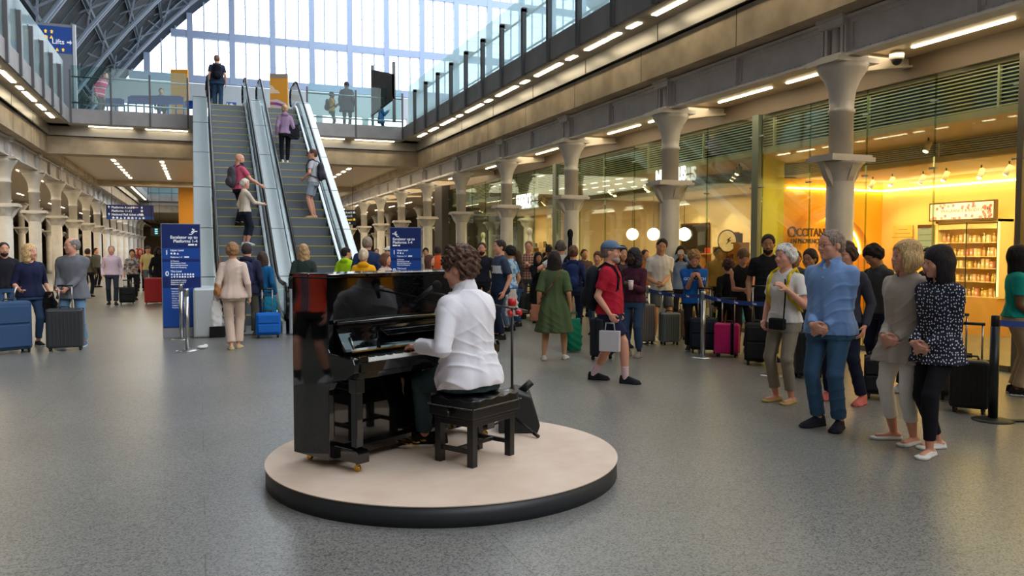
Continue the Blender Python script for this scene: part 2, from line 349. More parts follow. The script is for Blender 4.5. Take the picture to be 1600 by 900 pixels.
# cross girders from the columns back over the aisle
xp = None
for k in range(-1, 9):
    if xp is None:
        m = MB(); n = 10
        for i in range(n):
            a, b = i/n, (i+1)/n; f = lambda t: 4.28-.16*(1-(2*t-1)**2)*-1-.12
            za, zb = 4.26-.2*(1-a)**2, 4.26-.2*(1-b)**2
            m.prism([(a*1.9, za-.03), (b*1.9, zb-.03), (b*1.9, 4.3), (a*1.9, 4.3)], 1, -.03, .03)
            m.prism([(a*1.9, za-.05), (b*1.9, zb-.05), (b*1.9, zb-.02), (a*1.9, za-.02)], 1, -.1, .1)
        xp = m.build('cross_girder', mat('iron_warm', (188, 176, 156), .55), loc=(XR+.2, Y0+BAY*k, .1)); o = xp
    else: o = xp.copy(); COL.objects.link(o)
    o.location = (XR+.2, Y0+BAY*k, .1)
    tag(o, 'curved cross girder running back from the %s column of the right row' % (ORD[k] if k >= 0 else 'hidden'), 'girder', 'right cross girders')
# right aisle security camera
d = empty('security_camera', (XR+.75, Y0-.25, 4.3), label='white dome security camera hanging beside the nearest column', cat='camera')
MB().lathe([(.09, 0), (.1, .03), (.1, .1), (.04, .12)], n=16).build('housing', mat('white_plastic', (225, 220, 210), .4), d)
MB().ball((0, 0, 0), (.075, .075, .08), 14, 8).build('dome', mat('dome_black', (15, 15, 18), .1), d)

# ---- glass balustrades of the upper walkways
def balustrade(sx, X, y0, y1, lab):
    r = empty('glass_balustrade', (X-sx*1.2, (y0+y1)/2, 6.2), label=lab, cat='balustrade'); cy = (y0+y1)/2
    y = y0; step = BAY/3
    while y < y1-.1:
        e = min(y+step, y1)
        MB().bb((-.008, y-cy+.01, -.3), (.008, e-cy-.01, 1.5)).build('glass_pane', GLASSB, r)
        m = MB(); m.bb((-sx*.07-.05, y-cy-.055, -.42), (-sx*.07+.05, y-cy+.055, 1.13)); m.bb((-sx*.07-.05, y-cy-.055, 1.06), (sx*.16, y-cy+.055, 1.16)); m.build('post', POSTM, r)
        y = e
    m = MB(); m.cyl((sx*.16, y0-cy, 1.1), (sx*.16, y1-cy, 1.1), .028, n=10); m.build('handrail', STEELD, r)
    m = MB(); m.cyl((sx*.1, y0-cy, .25), (sx*.1, y1-cy, .25), .025, n=8); m.build('lower_rail', STEELD, r)
balustrade(1, XR, Y0-2*BAY, Y0+4.6*BAY, 'pale blue glass balustrade with grey posts along the right upper walkway')
balustrade(-1, XL, Y0+.0*BAY, Y0+4.6*BAY, 'glass balustrade with grey posts along the left upper walkway')
def bal_x(x0, x1, Y, lab, np_):
    r = empty('glass_balustrade', ((x0+x1)/2, Y, 6.2), label=lab, cat='balustrade'); c = (x0+x1)/2
    for i in range(np_+1):
        x = x0+(x1-x0)*i/np_-c
        m = MB(); m.bb((x-.03, -.05, -.4), (x+.03, .03, 1.35)); m.build('post', POSTM, r)
        if i < np_: MB().bb((x+.02, -.01, -.1), (x+(x1-x0)/np_-.02, .0, 1.5)).build('glass_pane', glass('thin_glass', (226, 242, 240), .06), r)
    MB().cyl((x0-c, .1, 1.15), (x1-c, .1, 1.15), .025, n=8).build('handrail', STEELD, r)
    MB().cyl((x0-c, .1, .3), (x1-c, .1, .3), .03, n=8).build('lower_rail', STEELD, r)
bal_x(-3.9, -.3, YB-.75, 'glass balustrade on the bridge left of the escalators', 3)
bal_x(3.75, 7.3, YB-.75, 'glass balustrade on the bridge right of the escalators', 2)
bal_x(-4, 7, YB3-.75, 'glass balustrade of the farther bridge seen under the first one', 6)
# dark screen at the far end of the right walkway
p = empty('dark_screen', (7.3, 31, 6.28), label='dark metal screen with railing at the far end of the right walkway', cat='screen')
m = MB()
for i in range(18): m.bb((-.6+.0*i, -1.8+i*.22, .9), (-.55, -1.64+i*.22, 1.75+.055*i))
m.bb((-.62, -1.8, .85), (-.53, 2.2, .92)); m.build('slats', mat('screen_brown', (58, 46, 44), .7), p)
m = MB(); m.bb((-.6, -1.8, 0), (-.5, -1.7, 2.2)); m.bb((-.6, 2.1, 0), (-.5, 2.2, 2.9)); m.build('frame', POSTM, p)

# ---- train shed: gable window, ribs, roof
YG = 85.; SC = Vector((24.5, 0, 0))
BL = mat('shed_blue', (140, 152, 168), .6); BLD = mat('shed_blue_dark', (72, 86, 100), .65)
def arch(x):                                        # intrados height of the shed
    t = min(1, abs(x-24.5)/37.2); return 6+30.8*(1-t**1.8)**.75
m = MB(); z0 = 18.6
for i in range(-6, 14):                             # main mullions
    x = 11.07+i*3.87
    zt = arch(x)
    if zt > z0: m.bb((x-.27, YG-.3, z0-.6), (x+.27, YG+.3, zt))
    for j in (1, 2):
        xx = x+3.87*j/3; zt = arch(xx)
        if zt > z0: m.bb((xx-.06, YG-.1, z0-.6), (xx+.06, YG+.1, zt))
for z, h in ((z0-.3, .7), (22.6, .7), (28.9, .7)):
    xs = [x for x in np.arange(-13, 62, .25) if arch(x) > z]
    if xs: m.bb((xs[0], YG-.26, z-h/2), (xs[-1], YG+.26, z+h/2))
for z in np.arange(20., 33, 1.15):
    xs = [x for x in np.arange(-13, 62, .25) if arch(x) > z]
    if xs: m.bb((xs[0], YG-.02, z-.018), (xs[-1], YG+.02, z+.018))
struct(m.build('trim_23', mat('gable_paint', (150, 168, 198), .6)))
m = MB()
for a in np.arange(-12.6, 61.5, .5):
    m.add([(a, YG+.1, arch(a)-.25), (a+.5, YG+.1, arch(a+.5)-.25), (a+.5, YG+.1, arch(a+.5)+2.3), (a, YG+.1, arch(a)+2.3)], [(0, 1, 2, 3)])
struct(m.build('trim_27', BLD))
m = MB(); xs = [x for x in np.arange(-12.5, 61.6, 1.) if arch(x) > z0]
for a, b in zip(xs, xs[1:]): m.add([(a, YG, z0), (b, YG, z0), (b, YG, arch(b)), (a, YG, arch(a))], [(0, 1, 2, 3)])
struct(m.build('window_1', glass('gable_glass', (250, 252, 255), .03, .3)))
m = MB(); m.bb((-13, YG+.3, 6.2), (62, YG+.6, 8.2)); m.bb((-13, YG-.2, 15.6), (62, YG+.4, z0-.75))
struct(m.build('wall_gable', mat('gable_base', (176, 184, 190), .7)))
m = MB()
for x in np.arange(-12, 60, 4.75): m.bb((x-.3, YG-.3, 8.1), (x+.3, YG+.3, 15.7)); m.bb((x-2.3, YG, 11.6), (x+2.3, YG+.1, 12.1))
struct(m.build('trim_24', mat('canopy_grey', (170, 178, 180), .6)))
# ribs with latticed webs
def rib(Y, mm=BL):
    m = MB(); N = 34; T = [PI*i/N for i in range(N+1)]
    def P_(t, off):
        x = 24.5-37.2*math.cos(t); z = arch(24.5-37.2*math.cos(t)); c = Vector((24.5, 0, 4)); v = (Vector((x, 0, z))-c); v = v*(1+off/v.length); return Vector((c.x+v.x, Y, c.z+v.z))
    for i in range(N):
        if T[i] > 2.2: continue
        a, b, c, d = P_(T[i], 0), P_(T[i+1], 0), P_(T[i], 1.7), P_(T[i+1], 1.7)
        for p, q, w in ((a, b, .42), (c, d, .42)):
            for s in (-.28, .28):
                k = Vector((0, s, 0)); m.cyl(p+k, q+k, .13, n=4, smooth=False)
            m.add([p+Vector((0, -w, 0)), p+Vector((0, w, 0)), q+Vector((0, w, 0)), q+Vector((0, -w, 0))], [(0, 1, 2, 3)])
        m.cyl(a, d, .08, n=4, smooth=False); m.cyl(c, b, .08, n=4, smooth=False); m.cyl(a, c, .1, n=4, smooth=False)
    return m
r0 = None
for k in range(0, 11):
    Y = YG-3-8.94*k
    if r0 is None: r0 = rib(0).build('roof_rib', BL); o = r0
    else: o = r0.copy(); COL.objects.link(o)
    o.location = (0, Y, 0); tag(o, 'blue grey arched lattice rib of the train shed roof, %s counted from the big window' % ORD[k], 'roof rib', 'shed roof ribs')
# purlins and opaque side slopes; the crown is glazed and open to the light
def skin(name, xa_, xb_, m_):
    m = MB(); xs = np.linspace(xa_, xb_, 16)
    for a, b in zip(xs, xs[1:]): m.add([(a, -22, arch(a)+1.9), (b, -22, arch(b)+1.9), (b, YG, arch(b)+1.9), (a, YG, arch(a)+1.9)], [(0, 1, 2, 3)])
    return struct(m.build(name, m_))
skin('ceiling', -12.6, 5.5, mat('roof_slate', (58, 64, 68), .85, noise=(44, 50, 54), nscale=.8)); skin('ceiling', 45, 61.6, MATS['roof_slate'])
m = MB()
for x in (-11, -9, -7, -5, -3, -1, 1, 3, 5, 9, 13, 17, 21, 25, 29, 33, 37, 41):
    z = arch(x)+1.7; m.bb((x-.1, -22, z-.35), (x+.1, YG, z)); m.bb((x-.02, -22, z-.8), (x+.02, YG, z-.7))
struct(m.build('trim_25', BLD))
m = MB(); y = -22
while y < YG: 
    for a, b in zip(range(-12, 5), range(-11, 6)): m.cyl((a, y, arch(a)+1.6), (b, y, arch(b)+1.6), .06, n=4, smooth=False)
    y += 2.98
struct(m.build('trim_26', BLD))
struct(MB().bb((-13.2, -22, 6.2), (-12.6, YG, 14)).build('wall_shed', mat('shed_brick', (96, 80, 72), .9)))
# ================================================================ FIGURES (implicit surfaces meshed with surface nets)
A3 = np.array
def unit(v): v = A3(v, float); return v/(np.linalg.norm(v)+1e-9)
class Field:
    """distance field on a grid; every primitive is blended in inside its own box"""
    def __init__(s, lo, hi, h):
        s.h = h; s.lo = A3(lo, float); s.n = np.maximum(4, np.ceil((A3(hi)-s.lo)/h).astype(int)+1)
        s.F = np.full(s.n, .2, np.float32); s.C = None
    def sub(s, lo, hi):
        a = np.clip(np.floor((A3(lo)-s.lo)/s.h).astype(int), 0, s.n-1); b = np.clip(np.ceil((A3(hi)-s.lo)/s.h).astype(int)+1, a+1, s.n)
        sl = tuple(slice(a[i], b[i]) for i in range(3))
        g = np.meshgrid(*[s.lo[i]+s.h*np.arange(a[i], b[i]) for i in range(3)], indexing='ij')
        return sl, g
    def blend(s, sl, d, k):
        F = s.F[sl]
        if k <= 0: s.F[sl] = np.minimum(F, d); return
        hh = np.clip(.5+.5*(F-d)/k, 0, 1); s.F[sl] = F*(1-hh)+d*hh-k*hh*(1-hh)
    def cut(s, sl, d, k=.005):                 # remove the inside of d
        F = s.F[sl]; d = -d; hh = np.clip(.5-.5*(F-d)/k, 0, 1); s.F[sl] = F*(1-hh)+d*hh+k*hh*(1-hh)
    def ell(s, c, r, M=None, k=.02, cut=False):
        c = A3(c, float); r = A3(r, float); R = r.max()+max(.03, k*1.5); sl, g = s.sub(c-R, c+R)
        p = [g[i]-c[i] for i in range(3)]
        if M is not None: p = [M[0][j]*p[0]+M[1][j]*p[1]+M[2][j]*p[2] for j in range(3)]
        k0 = np.sqrt(sum((p[i]/r[i])**2 for i in range(3)))+1e-6; k1 = np.sqrt(sum((p[i]/r[i]**2)**2 for i in range(3)))+1e-6
        d = k0*(k0-1)/k1
        s.cut(sl, d) if cut else s.blend(sl, d, k)
    def cone(s, a, b, ra, rb, k=.015, capa=False, capb=False, bulge=0, flat=None):
        a = A3(a, float); b = A3(b, float); R = max(ra, rb)+bulge+max(.03, k*1.5); sl, g = s.sub(np.minimum(a, b)-R, np.maximum(a, b)+R)
        ab = b-a; L2 = ab@ab+1e-9; p = [g[i]-a[i] for i in range(3)]
        t = (p[0]*ab[0]+p[1]*ab[1]+p[2]*ab[2])/L2; tc_ = np.clip(t, 0, 1)
        rad = ra+(rb-ra)*tc_
        if bulge: rad = rad+bulge*np.sin(PI*np.clip(tc_, 0, 1)**.7)
        q = [p[i]-ab[i]*tc_ for i in range(3)]
        if flat is not None:                   # squash along a direction
            f = unit(flat[0]); dd = q[0]*f[0]+q[1]*f[1]+q[2]*f[2]; q = [q[i]+f[i]*dd*(flat[1]-1) for i in range(3)]
        d = np.sqrt(q[0]**2+q[1]**2+q[2]**2)-rad; L = math.sqrt(L2)
        cap = None
        if capb: cap = (t-1)*L
        if s.C is not None: s.C[1][sl] = np.minimum(s.C[1][sl], d-.02 if cap is None else np.maximum(d-.02, cap))
        if capa: d = np.maximum(d, -t*L)
        if capb: d = np.maximum(d, cap)
        s.blend(sl, d, k)
    def loft(s, T, fr, k=.02, wav=0, seed=0, zr=None, pw=2.25):
        """T rows (z, rx, ry, yoff); fr = (origin, 3x3 columns right/forward/up)"""
        T = A3(T, float); o, M = fr; z0, z1 = (T[0, 0], T[-1, 0]) if zr is None else zr; R = T[:, 1:3].max()+.06+abs(T[:, 3]).max()
        cs = A3([o+M@A3([x, y, z]) for x in (-R, R) for y in (-R, R) for z in (z0-.05, z1+.05)])
        sl, g = s.sub(cs.min(0), cs.max(0)); p = [g[i]-o[i] for i in range(3)]
        q = [M[0][j]*p[0]+M[1][j]*p[1]+M[2][j]*p[2] for j in range(3)]
        zz = np.linspace(T[0, 0], T[-1, 0], 60); tb = []
        for c in (1, 2, 3):
            v = np.interp(zz, T[:, 0], T[:, c]); kk = np.ones(7)/7; tb.append(np.convolve(np.pad(v, 3, mode='edge'), kk, 'valid'))
        rx, ry, yo = [np.interp(q[2], zz, t) for t in tb]
        if wav:
            an = np.arctan2(q[1], q[0]); w = wav*np.clip((z1-q[2])/(z1-z0), 0, 1)*(np.sin(an*7+seed)+.6*np.sin(an*11+seed*2+q[2]*6)); rx = rx+w; ry = ry+w
        d = ((np.abs(q[0])/rx)**pw+(np.abs(q[1]-yo)/ry)**pw)**(1/pw)-1; d = d*np.minimum(rx, ry)
        cap = np.maximum(q[2]-z1, z0-q[2])
        if s.C is not None: s.C[0][sl] = np.minimum(s.C[0][sl], np.maximum(d-.03, cap))
        d = np.maximum(d, cap); s.blend(sl, d, k)
    def noise(s, amp, freq, seed=0):
        sl, g = s.sub(s.lo, s.lo+s.n*s.h); r = np.random.default_rng(seed); ph = r.uniform(0, 6, 6)
        w = np.sin(g[0]*freq+ph[0]+2*np.sin(g[2]*freq*.6+ph[1]))*np.sin(g[2]*freq*.8+ph[2]+1.5*np.sin(g[1]*freq+ph[3]))+.6*np.sin(g[2]*freq*1.9+g[0]*freq+ph[4]+2*np.sin(g[1]*freq*1.3+ph[5]))
        s.F += (amp*w).astype(np.float32)
    def cover(s): s.C = [np.full(s.n, .2, np.float32), np.full(s.n, .2, np.float32)]; return s
    def wrap(s, core, full, eps=.005):
        """push the cloth outside whatever it covers"""
        s.F = np.minimum(s.F, np.maximum(core-eps, np.minimum(s.C[0], s.C[1])))
        if full is not None: s.F = np.minimum(s.F, np.maximum(full-eps, s.C[1]))
    def folds(s, amp, seed=0, freq=46):
        """thin slanted creases, stronger in some patches than in others"""
        sl, g = s.sub(s.lo, s.lo+s.n*s.h); r = np.random.default_rng(seed); ph = r.uniform(0, 6, 8); x, y, z = g
        wp = 1.6*np.sin(x*7+ph[0]+z*5)+1.2*np.sin(z*9+ph[1]+y*8)+.8*np.sin(y*14+x*11+ph[2])
        a = (1-np.abs(np.sin((z+.45*x)*freq*.5+wp+ph[3])))**2.5; b = (1-np.abs(np.sin((z*.55-x*.8+y*.5)*freq*.5+wp*1.3+ph[4])))**2.5
        ma = np.clip(.5+.8*np.sin(x*8+ph[5])*np.sin(z*7+ph[6]), 0, 1); s.F += (amp*(.55*(a+b)/2-1.9*a*ma-1.5*b*(1-ma)+.35)).astype(np.float32)
    def mesh(s):
        F = s.F.copy(); F[0] = F[-1] = .1; F[:, 0] = F[:, -1] = .1; F[:, :, 0] = F[:, :, -1] = .1
        I = F < 0; n = F.shape
        c = np.zeros(tuple(x-1 for x in n), np.int8)
        for dx in (0, 1):
            for dy in (0, 1):
                for dz in (0, 1): c += I[dx:n[0]-1+dx, dy:n[1]-1+dy, dz:n[2]-1+dz]
        cells = np.argwhere((c > 0) & (c < 8))
        if len(cells) == 0: return np.zeros((0, 3)), np.zeros((0, 4), int)
        idx = np.full(c.shape, -1, np.int64); idx[tuple(cells.T)] = np.arange(len(cells))
        acc = np.zeros((len(cells), 3)); cnt = np.zeros(len(cells))
        cor = [(a, b, e) for a in (0, 1) for b in (0, 1) for e in (0, 1)]
        vals = {q: F[cells[:, 0]+q[0], cells[:, 1]+q[1], cells[:, 2]+q[2]] for q in cor}
        for q in cor:
            for ax in range(3):
                if q[ax]: continue
                w = list(q); w[ax] = 1; a, b = vals[q], vals[tuple(w)]; m_ = (a < 0) != (b < 0)
                t = np.where(m_, a/(a-b+1e-12), 0); p = np.tile(A3(q, float), (len(cells), 1)); p[:, ax] += t
                acc += p*m_[:, None]; cnt += m_
        V = s.lo+(cells+acc/cnt[:, None])*s.h; Q = []
        for ax in range(3):
            u, v = [(1, 2), (2, 0), (0, 1)][ax]
            A = [slice(None)]*3; B = [slice(None)]*3; A[ax] = slice(0, n[ax]-1); B[ax] = slice(1, n[ax])
            e0, e1 = I[tuple(A)], I[tuple(B)]
            E_ = np.argwhere(e0 != e1); E_ = E_[(E_[:, u] > 0) & (E_[:, v] > 0) & (E_[:, u] < n[u]-1) & (E_[:, v] < n[v]-1)]
            fl = e0[tuple(E_.T)]; du = np.zeros(3, int); du[u] = 1; dv = np.zeros(3, int); dv[v] = 1
            q = np.stack([idx[tuple((E_-o).T)] for o in (du+dv, dv, np.zeros(3, int), du)], 1)
            q[~fl] = q[~fl][:, ::-1]; Q.append(q)
        return V, np.concatenate(Q)
def net_obj(name, fld, mats, parent, mi=None, loc=None):
    V, Q = fld.mesh() if isinstance(fld, Field) else fld
    me = bpy.data.meshes.new(name); me.vertices.add(len(V)); me.vertices.foreach_set('co', V.astype(np.float32).ravel())
    me.loops.add(len(Q)*4); me.loops.foreach_set('vertex_index', Q.astype(np.int32).ravel()); me.polygons.add(len(Q))
    me.polygons.foreach_set('loop_start', np.arange(0, len(Q)*4, 4, dtype=np.int32)); me.polygons.foreach_set('loop_total', np.full(len(Q), 4, np.int32))
    for m in (mats if isinstance(mats, (list, tuple)) else [mats]): me.materials.append(m)
    me.polygons.foreach_set('use_smooth', np.ones(len(Q), bool))
    if mi is not None: me.polygons.foreach_set('material_index', mi(V[Q].mean(1)).astype(np.int32))
    me.update(calc_edges=True); me.validate()
    o = bpy.data.objects.new(name, me); COL.objects.link(o)
    if parent: o.parent = parent
    if loc is not None: o.location = loc
    return o
def ik(a, c, l1, l2, pole):
    a, c = A3(a, float), A3(c, float); d = c-a; L = np.linalg.norm(d); Lm = (l1+l2)*.998
    if L > Lm: c = a+d/L*Lm; d = c-a; L = Lm
    x = (l1*l1-l2*l2+L*L)/(2*L); hgt = math.sqrt(max(0, l1*l1-x*x)); u = d/L; p = A3(pole, float); p = unit(p-u*(p@u)); return a+u*x+p*hgt, c
def rotm(yaw=0, pitch=0, roll=0):       # columns right/forward/up ; pitch>0 looks down, yaw>0 turns left
    R_ = Matrix.Rotation(math.radians(yaw), 3, 'Z') @ Matrix.Rotation(math.radians(-pitch), 3, 'X') @ Matrix.Rotation(math.radians(roll), 3, 'Y'); return np.array(R_)
SKINS = {'pale': (226, 178, 152), 'pink': (222, 160, 134), 'tan': (206, 152, 116), 'olive': (184, 132, 96), 'brown': (118, 78, 56), 'dark': (66, 44, 36)}
def skin(k): return mat('skin_'+k, SKINS[k], .5, spec=.35)
def fab(c, k='f'): return mat('fabric_%d_%d_%d' % c, c, .88, spec=.2, bump=.06, nscale=40)
HANG = dict(L=(-.135, .02, .475), R=(.135, .02, .475))
TOR = [(.455, .100, .071, 0), (.50, .104, .073, -.004), (.545, .096, .066, 0), (.60, .084, .057, .002), (.66, .087, .060, .002), (.72, .097, .064, .002), (.76, .099, .060, 0), (.785, .084, .051, -.004), (.81, .056, .040, -.006), (.845, .033, .034, -.004)]
def hairmat(c, st):
    straight = st not in ('curly', 'hood'); nm = 'hair_%d_%d_%d_%d' % (*c, straight); new = nm not in MATS
    m = mat(nm, tuple(int(v*.8) for v in c), .65, spec=.25, bump=.6, nscale=55, noise=tuple(int(min(255, v*1.2+4)) for v in c))
    if new and straight:
        n = m.node_tree.nodes; L = m.node_tree.links; z = n['Noise Texture']; mp = n.new('ShaderNodeMapping'); mp.inputs['Scale'].default_value = (2.2, 2.2, .16)
        L.new(n['Texture Coordinate'].outputs['Object'], mp.inputs[0]); L.new(mp.outputs[0], z.inputs['Vector'])
    return m
def person(label, pos, face=0, H=1.72, sk='pink', w=1., belly=0, fem=False, hL=None, hR=None, feet=None, fyaw=(8, -8), lean=0, twist=0,
           head=(0, 0, 0), hair=None, hairc=(60, 45, 35), top=None, bot=None, shoe=None, res=None, sit=None, pelv=None, palm=None, curl=35,
           glasses=None, beard=None, extra=None, rootyaw=None, elb=None, knee=None, group=None, hatc=None, zoff=0, fold=1., feat=True, hdir=None, colr=None, shoulder=1.):
    pos = Vector(pos)
    if rootyaw is None:                  # face: 0 towards the camera, 180 away, +90 towards image right
        v = Vector((-pos.x, -pos.y, 0)).normalized(); r = Vector((-v.y, v.x, 0)); a = math.radians(face); r = Vector((v.y*-1, v.x, 0))
        d = v*math.cos(a)+r*math.sin(a); yaw = math.atan2(-d.x, d.y)
    else: yaw = rootyaw
    root = empty('person', pos, yaw, label, 'person', group)
    dist = (pos-Vector((0, 0, CH))).length
    if res is None: res = min(.017, max(.0068, dist*.00092))
    sh = .101 if not fem else .089; sh *= shoulder; hipx = .052
    P0 = A3([0, 0, .50]) if pelv is None else A3(pelv, float)
    if feet is None: feet = ((-.055, 0, 0), (.055, 0, 0))
    ank = [A3([f[0], f[1], f[2]+.045]) for f in feet]
    M = rotm(twist, lean)
    def tp(x, y, z): return P0+M@A3([x, y, z-.50])
    # lower the pelvis until both feet reach
    for _ in range(40):
        if all(np.linalg.norm(A3([s*hipx, 0, .02])+P0-ank[i]) < .475 for i, s in ((0, -1), (1, 1))) or pelv is not None: break
        P0 = P0-A3([0, 0, .004])
    Mp = rotm(twist*.3, lean*.3 if pelv is None else 0)
    hips = [P0+A3([s*hipx, 0, .01]) for s in (-1, 1)]
    kp = knee or ((-.12, 1, 0), (.12, 1, 0)); knees = []
    for i in (0, 1):
        kn, an = ik(hips[i], ank[i], .235, .242, kp[i]); knees.append(kn); ank[i] = an
    shs = [tp(s*sh, -.004, .774) for s in (-1, 1)]
    hd = [A3(hL if hL is not None else HANG['L'], float), A3(hR if hR is not None else HANG['R'], float)]
    if hL is None: hd[0][0] = -(.12+.02*w)
    if hR is None: hd[1][0] = (.12+.02*w)
    ep = elb or ((-.3, -1, -.5), (.3, -1, -.5)); elbs = []; wr = []
    for i in (0, 1):
        e_, c_ = ik(shs[i], hd[i], .172, .150, ep[i]); elbs.append(e_); wr.append(c_)
    # head frame
    nb = tp(0, -.008, .83); hs = .145; Mh = rotm(*head) if twist == 0 else rotm(head[0]+twist, head[1]+lean*.4, head[2])
    hc = nb+M@A3([0, .012, .045])        # pivot near the skull base
    def hp(x, y, z): return (hc+Mh@A3([x*hs, (y+.02)*hs, (z-.24)*hs]))
    hf = (hp(0, 0, 0), Mh)
    bt = TOR
    if fem: bt = [(z, rx*(.96 if z < .58 else .86), ry*(1 if z < .58 else .93), yo) for z, rx, ry, yo in TOR]
    def tor(add=0, z0=.455, z1=.845, flare=0, wv=w):
        T = []
        for z, rx, ry, yo in bt:
            b = belly*math.exp(-((z-.59)/.07)**2); ww = wv if z < .82 else 1+(wv-1)*.3
            T.append((z, rx*ww+add+b*.5, ry*ww+add+b, yo+b*.8))
        if z0 < .455:
            r0, r1, yo = T[0][1], T[0][2], T[0][3]; T = [(z0, T[1][1]+flare+.006, T[1][2]+flare+.004, 0), ((z0+.455)/2+.001, T[1][1]+flare*.6+.006, T[1][2]+flare*.6+.004, 0)]+T
            T[2] = (.455, T[3][1]+flare*.3+.006, T[3][2]+flare*.3+.004, 0)
        return T
    def SC_(v): return A3(v, float)*H
    tf = (SC_(P0+M@A3([0, 0, -.50])), M)
    allp = A3([SC_(p) for p in ank+knees+hips+shs+elbs+wr+[hp(0, 0, .5)]]); lo, hi = allp.min(0)-.21, allp.max(0)+.21
    lo[2] = min(SC_(ank[0])[2], SC_(ank[1])[2])-.09; hi[2] = max(hi[2], SC_(hp(0, 0, 1.1))[2]+.05)
    # ------------------------------------------------ body
    B = Field(lo, hi, res); q = H
    T = [(z*q, rx*q, ry*q, yo*q) for z, rx, ry, yo in tor(-.008)]
    B.loft(T, tf, .03)
    for i, s in ((0, -1), (1, 1)):
        B.cone(SC_(hips[i]), SC_(knees[i]), .046*q*min(w, 1.15), .028*q, .03)
        B.cone(SC_(knees[i]), SC_(ank[i]), .028*q, .0175*q, .012, bulge=.008*q)
        fy = math.radians(fyaw[i]); fd = A3([-math.sin(fy), math.cos(fy), 0]); an = ank[i]
        if sit: fd = unit(fd)
        dn = A3([0, 0, 1.]); B.cone(SC_(an-dn*.022-fd*.02), SC_(an-dn*.028+fd*.075), .019*q, .014*q, .02, flat=((0, 0, 1), 1.25))
    core = B.F.copy()
    for i, s in ((0, -1), (1, 1)):
        B.cone(SC_(shs[i]), SC_(elbs[i]), .0275*q*min(w, 1.1), .0215*q, .03)
        B.cone(SC_(elbs[i]), SC_(wr[i]), .0215*q, .0145*q, .012, bulge=.0025*q)
        # hand
        fdir = unit(wr[i]-elbs[i]) if not (hdir and hdir[i] is not None) else unit(hdir[i]); pn = unit(palm[i]) if palm and palm[i] is not None else A3([-s, .25, 0]); pn = unit(pn-fdir*(pn@fdir)); sd = np.cross(fdir, pn)
        if sd[1] < 0 and palm is None: sd = -sd
        if palm and palm[i] is not None and len(palm) > 2: sd = sd*palm[2][i]
        Mh2 = np.stack([sd, fdir, pn], 1); pc = wr[i]+fdir*.027
        B.ell(SC_(pc), SC_([.0225, .030, .0095]), Mh2, .012)
        cu = math.radians(curl if not isinstance(curl, (tuple, list)) else curl[i])
        for j in range(4):
            off = (j-1.5)*-.0106; b0 = pc+fdir*(.022-.002*abs(j-1.2))+sd*off; ln = (.025, .028, .0265, .021)[j]
            d1 = fdir*math.cos(cu*.6)+pn*math.sin(cu*.6)+sd*off*-.0; d2 = fdir*math.cos(cu*1.5)+pn*math.sin(cu*1.5); b1 = b0+d1*ln; b2 = b1+d2*ln*.85
            B.cone(SC_(b0-d1*.008), SC_(b1), .0052*q, .0048*q, .003); B.cone(SC_(b1), SC_(b2), .0048*q, .004*q, .002)
        b0 = wr[i]+fdir*.012+sd*.016; b1 = b0+unit(fdir*.7+sd*.75+pn*.3)*.022; b2 = b1+unit(fdir+sd*.2+pn*.35)*.018
        B.cone(SC_(b0), SC_(b1), .0075*q, .006*q, .008); B.cone(SC_(b1), SC_(b2), .0058*q, .0046*q, .003)
    for i in (0, 1): B.cone(SC_(tp(0, -.012, .825)), SC_(shs[i]+(tp(0, 0, .8)-shs[i])*.15), .022*q, .018*q, .03)
    hq = hs*q; E = lambda c, r, k=.01, cut=False: B.ell(SC_(hp(*c)), A3(r)*hq, Mh, k, cut)
    fw = .94 if fem else 1
    B.cone(SC_(nb-A3([0, 0, .012])), SC_(hp(0, -.1, .36)), (.033 if fem else .038)*q, (.031 if fem else .035)*q, .02)
    E((0, -.04, .63), (.335*fw, .43, .36), .02); E((0, .10, .40), (.27*fw, .30, .34), .03); E((0, .08, .22), (.235*fw, .27, .17), .03); E((0, .29, .085), (.10*fw, .09, .075), .02)
    E((0, .335, .57), (.2*fw, .06, .045), .012)
    for s in (-1, 1):
        E((s*.125, .415, .485), (.07, .045, .045), .01, True); E((s*.19, .26, .36), (.09, .09, .08), .02)
        E((s*.335*fw, -.03, .46), (.035, .085, .13), .008); E((s*.125, .325, .49), (.055, .05, .045), .004); E((s*.13, .352, .522), (.062, .035, .022), .004); E((s*.125, .345, .452), (.055, .03, .016), .004)
    B.cone(SC_(hp(0, .375, .52)), SC_(hp(0, .45, .375)), .03*hq, .055*hq, .006); E((0, .40, .355), (.085, .06, .04), .008)
    E((0, .352, .245), (.11, .045, .028), .006); E((0, .345, .20), (.085, .05, .03), .006)
    if fem: 
        pass
    iM = Mh.T; ho = SC_(hp(0, 0, 0))
    def face_mi(c):
        p = (c-ho)@Mh/hq; m_ = np.zeros(len(c), int); y = p[:, 1]
        m_[((p[:, 0]/.105)**2+((p[:, 2]-.232)/.034)**2 < 1) & (y > .33)] = 1
        return m_
    sm = skin(sk); lipc = tuple(int(v*f) for v, f in zip(SKINS[sk], (.9, .76, .74)))
    body = net_obj('body', B, [sm, mat('lips_'+sk, lipc, .45)], root, face_mi)
    if feat and dist < 26:
        m = MB()
        for s in (-1, 1):
            c = SC_(hp(s*.125, .345, .488)); m.ball(c, (.040*hq,)*3, 10, 7, 0); c2 = SC_(hp(s*.125, .372, .486)); m.ball(c2, (.0245*hq,)*3, 8, 5, 1)
        m.build('eyes', [mat('eye_white', (225, 220, 215), .3), mat('iris_dark', (48, 36, 30), .2)], root)
        m = MB()
        for s in (-1, 1):
            pts = [SC_(hp(s*a, b, c)) for a, b, c in ((.05, .392, .585), (.12, .385, .61), (.2, .33, .59))]
            m.tube([Vector(p) for p in pts], .010*hq*(1.3 if not fem else 1), 6)
